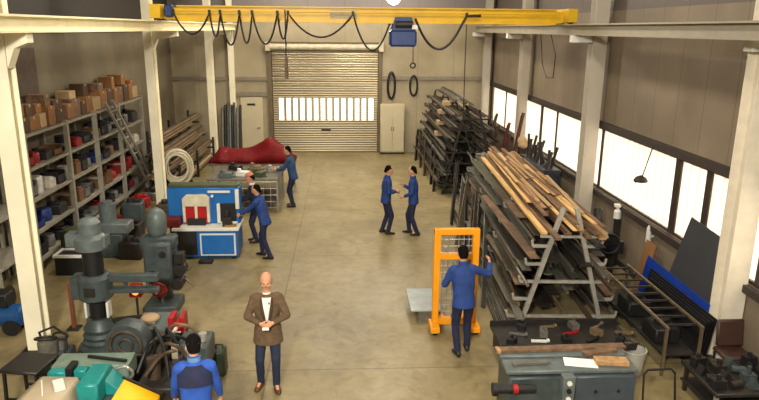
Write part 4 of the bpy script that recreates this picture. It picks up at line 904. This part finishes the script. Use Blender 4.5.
for k in range(9):
    cx_, cz_ = .03*math.sin(k*2.1), .03*math.cos(k*1.7); rr_ = .34+.035*(k % 4)
    s.tube([(cx_+rr_*math.cos(a)*.9, -.05*k+.03*math.sin(3*a+k), .5+cz_+rr_*math.sin(a)*1.15) for a in [2*math.pi*i/22 for i in range(22)]], .028, 7, True)
tag(s.out('hose_coil', mat('pale_hose', (210, 200, 172), .5, var=.2), loc=(-4.95, 19.0, .62), rz=R(14)), 'big pale hose coil hung in front of the brown tubes', 'coil')
t = thing('coil_stand', 'dark trestle under the pale hose coil', 'trestle', (-4.95, 18.95, 0)); M().bar((-.5, 0, 0), (-.3, 0, .7), .05).bar((.5, 0, 0), (.3, 0, .7), .05).bar((-.42, 0, .68), (.42, 0, .68), .06).out('frame', dark, t)
for i in range(8):
    tag(M().cyl((0, 0, 0), (.03*math.sin(i), .42, 1.9+.1*(i % 3)), .05).out('upright_pipe', [steel, dark, gmach][i % 3], loc=(-5.05+.17*i*.6, 26.6, .01)), '%s pipe upright against the back wall, %s from the left' % (['grey', 'dark', 'slate'][i % 3], ORD[i]), 'pipe', 'upright pipes at the back wall')
# clutter between the coil, the shelving and the blue machine
random.seed(12)
cl = [(-5.2, 15.3, dark, .5, 'dark housing left of the blue machine'), (-5.45, 16.3, gmach, .75, 'grey housing behind the left end of the blue machine'), (-4.7, 16.7, dark2, .6, 'rusty box behind the blue machine'), (-4.2, 17.3, dark, .8, 'dark tall box behind the blue machine, nearest the tarp table'), (-5.95, 19.4, steel, .25, 'grey low block by the ladder foot') , (-4.85, 14.2, dark, .4, 'dark low block between pillar drill and blue machine')]
for x, y, m, h_, l in cl:
    tt = thing('machine_housing', l, 'housing', (x, y, 0), random.uniform(-.2, .2))
    M().bb(-.25, .25, -.2, .2, 0, h_).out('body', m, tt, bev=.02); M().cyl((-.05, 0, h_), (-.05, 0, h_+.1), .1).bb(.08, .2, -.1, .1, h_, h_+.07).out('cap', dark, tt)

# bin right of the bottom workman
t = thing('green_canister', 'dark green canister with pale cap right of the bottom workman', 'canister', (-1.98, 8.95, 0))
M().bb(-.16, .16, -.13, .13, 0, .42).out('body', mat('canister_green', (52, 62, 44), .5), t, bev=.03); M().cyl((-.05, 0, .42), (-.05, 0, .48), .05).out('cap', whitep, t); M().tube([(.02, 0, .42), (.02, 0, .48), (.12, 0, .48), (.12, 0, .42)], .012).out('handle', dark, t)

# ------------------------------------------------------------------ people
def remesh(mb, name, m, voxel, sm=2, disp=0., seed=0):
    bmesh.ops.recalc_face_normals(mb.b, faces=mb.b.faces)
    me = bpy.data.meshes.new('tmp'); mb.b.to_mesh(me); mb.b.free()
    o = bpy.data.objects.new('tmp', me); C.objects.link(o)
    md = o.modifiers.new('r', 'REMESH'); md.mode = 'VOXEL'; md.voxel_size = voxel; md.adaptivity = 0
    dg = bpy.context.evaluated_depsgraph_get(); dg.update()
    m2 = bpy.data.meshes.new_from_object(o.evaluated_get(dg)); bpy.data.objects.remove(o); bpy.data.meshes.remove(me)
    b = bmesh.new(); b.from_mesh(m2)
    for _ in range(sm): bmesh.ops.smooth_vert(b, verts=b.verts, factor=.5, use_axis_x=True, use_axis_y=True, use_axis_z=True)
    if disp:
        b.normal_update()
        for v in b.verts:
            q = noise.noise(v.co*9+V3((seed, 0, 0)))+.5*noise.noise(V3((v.co.x*18, v.co.y*18, v.co.z*26+seed)))
            v.co += v.normal*q*disp
    b.to_mesh(m2); b.free(); m2.name = name; m2.materials.clear(); m2.materials.append(m)
    for p_ in m2.polygons: p_.material_index = 0
    m2.shade_smooth()
    return m2
def cone(mb, a, b, ra, rb, n=14):
    a, b = V3(a), V3(b); x, y, d = basis(b-a); rows = []
    for t_ in (-.9, -.6, -.25): rows.append((a+d*ra*t_, ra*math.sqrt(1-t_*t_)))
    rows.append((a, ra)); rows.append((b, rb))
    for t_ in (.25, .6, .9): rows.append((b+d*rb*t_, rb*math.sqrt(1-t_*t_)))
    mb.rings([[c+(x*math.cos(2*math.pi*i/n)+y*math.sin(2*math.pi*i/n))*q for i in range(n)] for c, q in rows])
def loft(mb, rows, n=18):   # rows: (centre, xaxis, yaxis, rx, ry)
    mb.rings([[c+ax*math.cos(2*math.pi*i/n)*rx+ay*math.sin(2*math.pi*i/n)*ry for i in range(n)] for c, ax, ay, rx, ry in rows])
def ik(a, b, l1, l2, hint):
    d = b-a; L = min(d.length, (l1+l2)*.995); dn = d.normalized(); b2 = a+dn*L
    c = (l1*l1-l2*l2+L*L)/(2*L); h_ = math.sqrt(max(l1*l1-c*c, 0)); hv = (hint-dn*hint.dot(dn)).normalized()
    return a+dn*c+hv*h_, b2
def hand(mb, w_, d, palm, side, curl, fr=.0095):
    d = d.normalized(); palm = (palm-d*palm.dot(d)).normalized(); x = d.cross(palm)*side   # x points to the thumb side
    cen = w_+d*.05
    mb.rings([[w_+d*t_+x*math.cos(2*math.pi*i/12)*rx+palm*math.sin(2*math.pi*i/12)*ry for i in range(12)] for t_, rx, ry in ((-.02, .024, .018), (.02, .032, .018), (.06, .040, .017), (.088, .039, .014))])
    for k, (off, ln) in enumerate(((.030, .070), (.010, .078), (-.010, .073), (-.030, .058))):
        p_ = w_+d*.075+x*off; dr = (d+x*off*1.6).normalized(); ang = curl
        for sgm in (.42, .32, .26):
            ang_d = (dr*math.cos(ang)+palm*math.sin(ang)); q = p_+ang_d*ln*sgm*1.05
            cone(mb, p_, q, fr, fr*.92, 8); p_ = q; ang += curl*.9
    p_ = w_+d*.02+x*.028; q = p_+(d*.6+x*.7+palm*.35).normalized()*.038; cone(mb, p_, q, .013, .011, 8)
    cone(mb, q, q+(d*.85+x*.25+palm*.4).normalized()*.032, .011, .009, 8)
def person(label, loc, rz, top=workblue, bottom=navy, hair=hairm, shoe=shoeb, lean=0., twist=0., head=(0., 0.), rh=None, lh=None, rf=(.10, .03), lf=(-.10, -.02), px=0., style='work', curl=.45, scale=1., cap=None, bald=False, yoke=None, relbow=None, lelbow=None, vox=.009, seed=0, collar=None, rtoe=8, ltoe=-8, lstrip=False):
    t = thing('person', label, 'person', loc, rz); t.scale = (scale*.985,)*3
    hipc = V3((px, -lean*.12, .962))
    sd = V3((0, math.sin(lean), math.cos(lean))); fwd = V3((0, math.cos(lean), -math.sin(lean)))
    cw, sw = math.cos(twist), math.sin(twist)
    ax = V3((cw, 0, 0))+fwd*sw; ax.normalize(); ay = sd.cross(ax).normalized()    # ay: back to front of chest
    def sp(h_): return hipc+sd*h_
    X = V3((1, 0, 0)); Yh = V3((0, 1, 0))
    nk = sp(.55); shR = sp(.47)+ax*.178; shL = sp(.47)-ax*.178
    pr_, yr_ = head; hd = (Euler((-lean*.5-pr_, 0, 0)).to_matrix() @ V3((0, 0, 1)))
    hd = (sd*.45+V3((0, math.sin(pr_+lean*.5), math.cos(pr_+lean*.5)))*.55).normalized()
    hq = Matrix.Rotation(yr_, 3, 'Z') @ Euler((-(lean*.6+pr_), 0, 0)).to_matrix()
    hc = nk+hd*.175
    if rh is None: rh = (.30, .05, .78)
    if lh is None: lh = (-.30, .05, .78)
    rh, lh = V3(rh), V3(lh)
    eR, wR = ik(shR, rh, .29, .255, V3(relbow or (.35, -.5, -.9))); eL, wL = ik(shL, lh, .29, .255, V3(lelbow or (-.35, -.5, -.9)))
    legs = []
    for s, f_, toe in ((1, rf, rtoe), (-1, lf, ltoe)):
        hj = hipc+V3((s*.09, 0, -.04)); an = V3((f_[0], f_[1], .09)); kn, an2 = ik(hj, an, .44, .42, V3((s*.15, 1, 0))); legs.append((hj, kn, an2, toe, s))
    # body, one continuous surface
    B = M()
    loft(B, [(sp(-.06), X, Yh, .12, .10), (sp(0), X, Yh, .155, .105), (sp(.12), ax, ay, .135, .095), (sp(.28), ax, ay, .155, .105), (sp(.42), ax, ay, .16, .095), (sp(.50), ax, ay, .10, .07), (sp(.53), ax, ay, .055, .055)])
    cone(B, nk-sd*.05, nk+hd*.09, .056, .052)
    def H(v): return hc+hq @ (V3(v)*1.07)
    def hell(c, r, n=16): 
        rows = []
        for t_ in [math.pi*(.04+.92*k/10) for k in range(11)]: rows.append([H((c[0]+r[0]*math.sin(t_)*math.cos(2*math.pi*i/n), c[1]+r[1]*math.sin(t_)*math.sin(2*math.pi*i/n), c[2]+r[2]*math.cos(t_))) for i in range(n)])
        B.rings(rows)
    hell((0, -.01, .02), (.080, .100, .098)); hell((0, .012, -.045), (.056, .072, .07)); hell((0, .06, -.085), (.026, .02, .018))
    hell((0, .094, -.02), (.013, .018, .026), 8); hell((0, .083, .012), (.05, .012, .012), 8)
    for s in (-1, 1): hell((s*.076, -.008, -.015), (.010, .02, .032), 8); hell((s*.042, .068, -.035), (.02, .016, .018), 8)
    for sh, e, w_, s, hv in ((shR, eR, wR, 1, rh), (shL, eL, wL, -1, lh)):
        cone(B, sh, e, .048, .038); cone(B, e, w_, .038, .026)
        d = (w_-e).normalized(); inward = V3((-s, .2, -.3)); hand(B, w_, d, inward, s, curl)
    for hj, kn, an, toe, s in legs: cone(B, hj, kn, .078, .05); cone(B, kn, an, .05, .036)
    for hj, kn, an, toe, s in legs: cone(B, an, an+V3((math.sin(R(toe))*.1, math.cos(R(toe))*.1, -.045)), .034, .03)
    mb_ = remesh(B, 'body', skin, vox, 1); o = bpy.data.objects.new('body', mb_); C.objects.link(o); o.parent = t
    for s in (-1, 1):
        e_ = M(); c_ = H((s*.030, .088, -.008)); e_.ell(c_, (.008, .006, .004), n=8, m=5); e_.out('eye', eyem, t)
    l_ = M(); rows = [H((.022*math.cos(a), .085+.006*math.sin(a)*0, -.058+.005*math.sin(a))) for a in [2*math.pi*i/10 for i in range(10)]]
    l_.rings([rows, [v+(hq @ V3((0, .008, 0))) for v in rows]]); l_.out('mouth', lipm, t)
    # hair
    if not bald:
        Hh = M(); rws = []
        def hv(t_, a):
            back = max(0., min(1., (.35-math.sin(a))/1.0)); front = 1-back; low = max(0., t_-1.0)
            z_ = .03+.093*math.cos(t_)-.13*low*back+.05*low*front
            f_ = 1-.22*low*back
            return H((.084*math.sin(t_)*math.cos(a)*f_, -.020+.101*math.sin(t_)*math.sin(a)*f_-(.014 if math.sin(a) > .3 else 0), z_))
        for t_ in [math.pi*(.03+.52*k/8) for k in range(9)]:
            rws.append([hv(t_, a) for a in [2*math.pi*i/20 for i in range(20)]])
        Hh.rings(rws); oo = Hh.out('hair', hair, t)
    else:
        for s in (-1, 1):
            hs = M(); rws = []
            for t_ in [math.pi*(.05+.9*k/8) for k in range(9)]: rws.append([H((s*.070+.010*math.sin(t_)*math.cos(a), -.03+.045*math.sin(t_)*math.sin(a), .005+.035*math.cos(t_))) for a in [2*math.pi*i/12 for i in range(12)]])
            hs.rings(rws).out('hair', hairg, t)
    if cap:
        cp = M(); rws = []
        for t_ in [math.pi*(.03+.45*k/6) for k in range(7)]: rws.append([H((.088*math.sin(t_)*math.cos(a), -.01+.106*math.sin(t_)*math.sin(a), .04+.09*math.cos(t_))) for a in [2*math.pi*i/18 for i in range(18)]])
        cp.rings(rws); cp.hexa([H(v) for v in ((-.06, .07, .035), (.06, .07, .035), (.05, .16, .025), (-.05, .16, .025), (-.06, .07, .045), (.06, .07, .045), (.05, .16, .033), (-.05, .16, .033))])
        cp.out('cap', cap, t)
    # jacket
    J = M(); hem = -.12 if style == 'work' else -.23
    loft(J, [(sp(hem), X, Yh, .188 if style == 'work' else .225, .138 if style == 'work' else .165), (sp(0), X, Yh, .182 if style == 'work' else .195, .132 if style == 'work' else .142), (sp(.12), ax, ay, .172, .122), (sp(.28), ax, ay, .19, .135), (sp(.40), ax, ay, .19, .128), (sp(.485), ax, ay, .150, .10), (sp(.535), ax, ay, .078, .078)])
    if style == 'work': cone(J, nk-sd*.08, nk+sd*.005, .078, .072)
    for sh, e, w_, s in ((shR, eR, wR, 1), (shL, eL, wL, -1)):
        cone(J, sh-ax*s*.04, sh-sd*.01, .078, .070); cone(J, sh-sd*.01, e, .068, .056); d = (w_-e).normalized(); cone(J, e, w_-d*.045, .056, .044)
    o = bpy.data.objects.new('jacket', remesh(J, 'jacket', top, .013, 2, .0055, seed)); C.objects.link(o); o.parent = t; jk = o
    # trousers
    T = M(); loft(T, [(sp(-.14), X, Yh, .155, .11), (sp(-.08), X, Yh, .17, .12), (sp(.04), X, Yh, .165, .115)])
    for hj, kn, an, toe, s in legs: cone(T, hj+V3((0, 0, -.02)), kn, .092, .068); cone(T, kn, an+V3((0, 0, .0)), .068, .055)
    o = bpy.data.objects.new('trousers', remesh(T, 'trousers', bottom, .013, 2, .005, seed+3)); C.objects.link(o); o.parent = t
    if lstrip:
        kn, an = legs[1][1], legs[1][2]; M().cyl(kn+V3((0, 0, .16)), kn+V3((0, 0, .12)), .083, .081).out('stripe', mat('stripe_blue', (70, 100, 150), .7), o)
    for hj, kn, an, toe, s in legs:
        S = M(); f_ = V3((math.sin(R(toe)), math.cos(R(toe)), 0)); q = V3((f_.y, -f_.x, 0)); a0 = V3((an.x, an.y, 0))
        for (off, wd, hh, zz) in ((-.085, .02, .05, .012), (-.07, .036, .08, .006), (-.02, .042, .105, .004), (.04, .044, .085, .004), (.10, .048, .06, .004), (.155, .042, .045, .006), (.185, .02, .03, .012)):
            pass
        S.rings([[a0+f_*off+q*wd*math.cos(2*math.pi*i/12)+V3((0, 0, 1))*((zz+hh)/2+(hh-zz)/2*math.sin(2*math.pi*i/12)) for i in range(12)] for (off, wd, hh, zz) in ((-.085, .02, .05, .012), (-.07, .036, .09, .002), (-.02, .044, .125, .0), (.04, .046, .10, .0), (.10, .050, .07, .0), (.155, .042, .052, .002), (.185, .02, .034, .012))])
        S.out('shoe', shoe, t)
    if style == 'blazer':
        # shirt front in the open neck, lapels, pocket flaps
        def cf(x_, h_, out_): # point on chest front
            rx, ry = (.186, .130); k = math.sqrt(max(0, 1-(x_/rx)**2)); return sp(h_)+ax*x_+ay*(ry*k+out_)
        s_m = M(); L_ = []
        n_ = 8
        rows = []
        for i in range(n_+1):
            h_ = .12+(.50-.12)*i/n_; wv = .006+.062*i/n_; rows.append([(-wv, h_), (0, h_), (wv, h_)])
        shrink = lambda h_: 0 if h_ < .36 else (h_-.36)*.30
        fr = [[cf(x_, h_, .012-shrink(h_)) for x_, h_ in rw] for rw in rows]; bk_ = [[cf(x_, h_, -.03-shrink(h_)) for x_, h_ in rw] for rw in rows]
        s_m.rings([f_+b__[::-1] for f_, b__ in zip(fr, bk_)]); s_m.out('shirt', shirtw, t)
        for s in (-1, 1):
            lp_ = M(); rws = []
            for i in range(n_+1):
                h_ = .10+(.50-.10)*i/n_; w0 = .004+.062*i/n_; w1 = w0+.012+.04*math.sin(math.pi*min(1, i/n_*.8+.1))
                rws.append([cf(s*w0, h_, .02-shrink(h_)), cf(s*w1, h_, .016-shrink(h_)), cf(s*w1, h_, -.01-shrink(h_)), cf(s*w0, h_, -.01-shrink(h_))])
            lp_.rings(rws); lp_.out('lapel', mat('lapel_brown', (70, 54, 38), .9, var=.2), jk)
            M().box(sp(-.02)+X*s*.11+Yh*.125, (.11, .012, .04), (0, 0, -s*.25)).out('pocket_flap', cord, jk)
        M().cyl(cf(0, .06, 0.0), cf(0, .06, .012), .011).out('button', shoebr, jk)
        cl_ = M(); cone(cl_, nk-sd*.035, nk-sd*.012, .068, .060); cl_.out('shirt_collar', shirtw, t)
    if style == 'work':
        cl_ = M(); cl_.lathe([(.070, -.02), (.078, .0), (.074, .045), (.066, .045), (.06, -.02)], nk, tuple(sd), 16); cl_.out('collar', collar or top, jk)
    if yoke:
        yk = M(); rws = []
        for h_, rx, ry in ((.27, .203, .148), (.34, .207, .146), (.41, .205, .138), (.47, .170, .118), (.51, .115, .095)):
            a_ = [R(200)+R(140)*i/12 for i in range(13)]
            rws.append([sp(h_)+ax*rx*math.cos(q)+ay*ry*math.sin(q) for q in a_]+[sp(h_)+ax*(rx-.02)*math.cos(q)+ay*(ry-.02)*math.sin(q) for q in a_[::-1]])
        yk.rings(rws).out('yoke', yoke, jk, label='navy shoulder yoke')
    return t, wR, wL

person('bald person in brown blazer, white shirt and jeans standing alone facing the camera', (-1.12, 8.55, 0), R(184), cord, denim, shoe=shoebr, style='blazer', bald=True, rh=(.08, .22, 1.12), lh=(-.08, .23, 1.13), relbow=(1, -.35, -.5), lelbow=(-1, -.35, -.5), rf=(.13, .0), lf=(-.10, .10), vox=.007, scale=1.0, seed=5, curl=.6, head=(.08, 0), rtoe=22, ltoe=-12)
tag(M().box((0, 0, 0), (.09, .02, .035)).out('folded_paper', paper, loc=(-1.11, 8.24, 1.07)), 'small white folded paper held by the bald person in the blazer', 'paper')
person('person in bright blue jacket with navy yoke seen from behind at the bottom edge', (-1.70, 6.6, 0), R(8), workblue2, navy, yoke=navy, collar=mat('collar_blue', (96, 140, 190), .8), rh=(.26, .22, .90), lh=(-.28, .26, .92), relbow=(.35, -.3, -1), lelbow=(-.35, -.3, -1), head=(.25, .15), lean=.1, vox=.007, seed=8)
person('person in blue jacket raising the right arm to the stack, back to the camera', (1.87, 9.45, 0), R(4), workblue, navy, rh=(.50, .34, 1.42), lh=(-.2, .36, 1.08), relbow=(.5, -.5, -.6), lelbow=(-.6, -.3, -.9), lean=.22, head=(.15, -.1), rf=(.12, .1), lf=(-.08, -.08), vox=.008, seed=2, scale=1.02, lstrip=True)
person('left one of the pair in blue jackets talking on the open floor', (1.04, 15.85, 0), R(-82), workblue, navy, rh=(.08, .25, 1.14), lh=(-.08, .24, 1.1), lean=.05, head=(.35, 0), rf=(.1, .04), lf=(-.1, -.08), vox=.010, seed=3)
person('right one of the pair in blue jackets talking, nearer the far rack', (1.72, 15.75, 0), R(80), workblue, navy, rh=(.12, .28, 1.28), lh=(-.14, .24, 1.04), lean=.04, head=(.2, 0), rf=(.12, .1), lf=(-.1, -.12), vox=.010, seed=4)
person('person in blue jacket bending over the right end of the blue machine', (-1.86, 14.12, 0), R(74), workblue, navy, rh=(.10, .56, 1.0), lh=(-.16, .58, 1.02), lean=.26, head=(.15, .1), rf=(.12, .1), lf=(-.1, -.18), vox=.010, seed=6, scale=.97)
person('person in dark navy jacket and pale cap standing behind the blue machine operator', (-2.2, 15.25, 0), R(95), mat('dark_navy_jacket', (24, 28, 48), .85, var=.3), navy, cap=mat('cap_tan', (196, 120, 90), .7), collar=shirtw, rh=(.12, .4, 1.1), lh=(-.12, .42, 1.1), lean=.12, head=(.3, 0), vox=.011, seed=7, scale=.98)
person('far person in blue jacket leaning over the wire-sided table', (-1.55, 18.5, 0), R(82), mat('faded_blue', (44, 74, 116), .85, var=.3), navy, rh=(.14, .42, 1.12), lh=(-.14, .44, 1.12), lean=.2, head=(.2, 0), vox=.011, seed=9, scale=1.02)
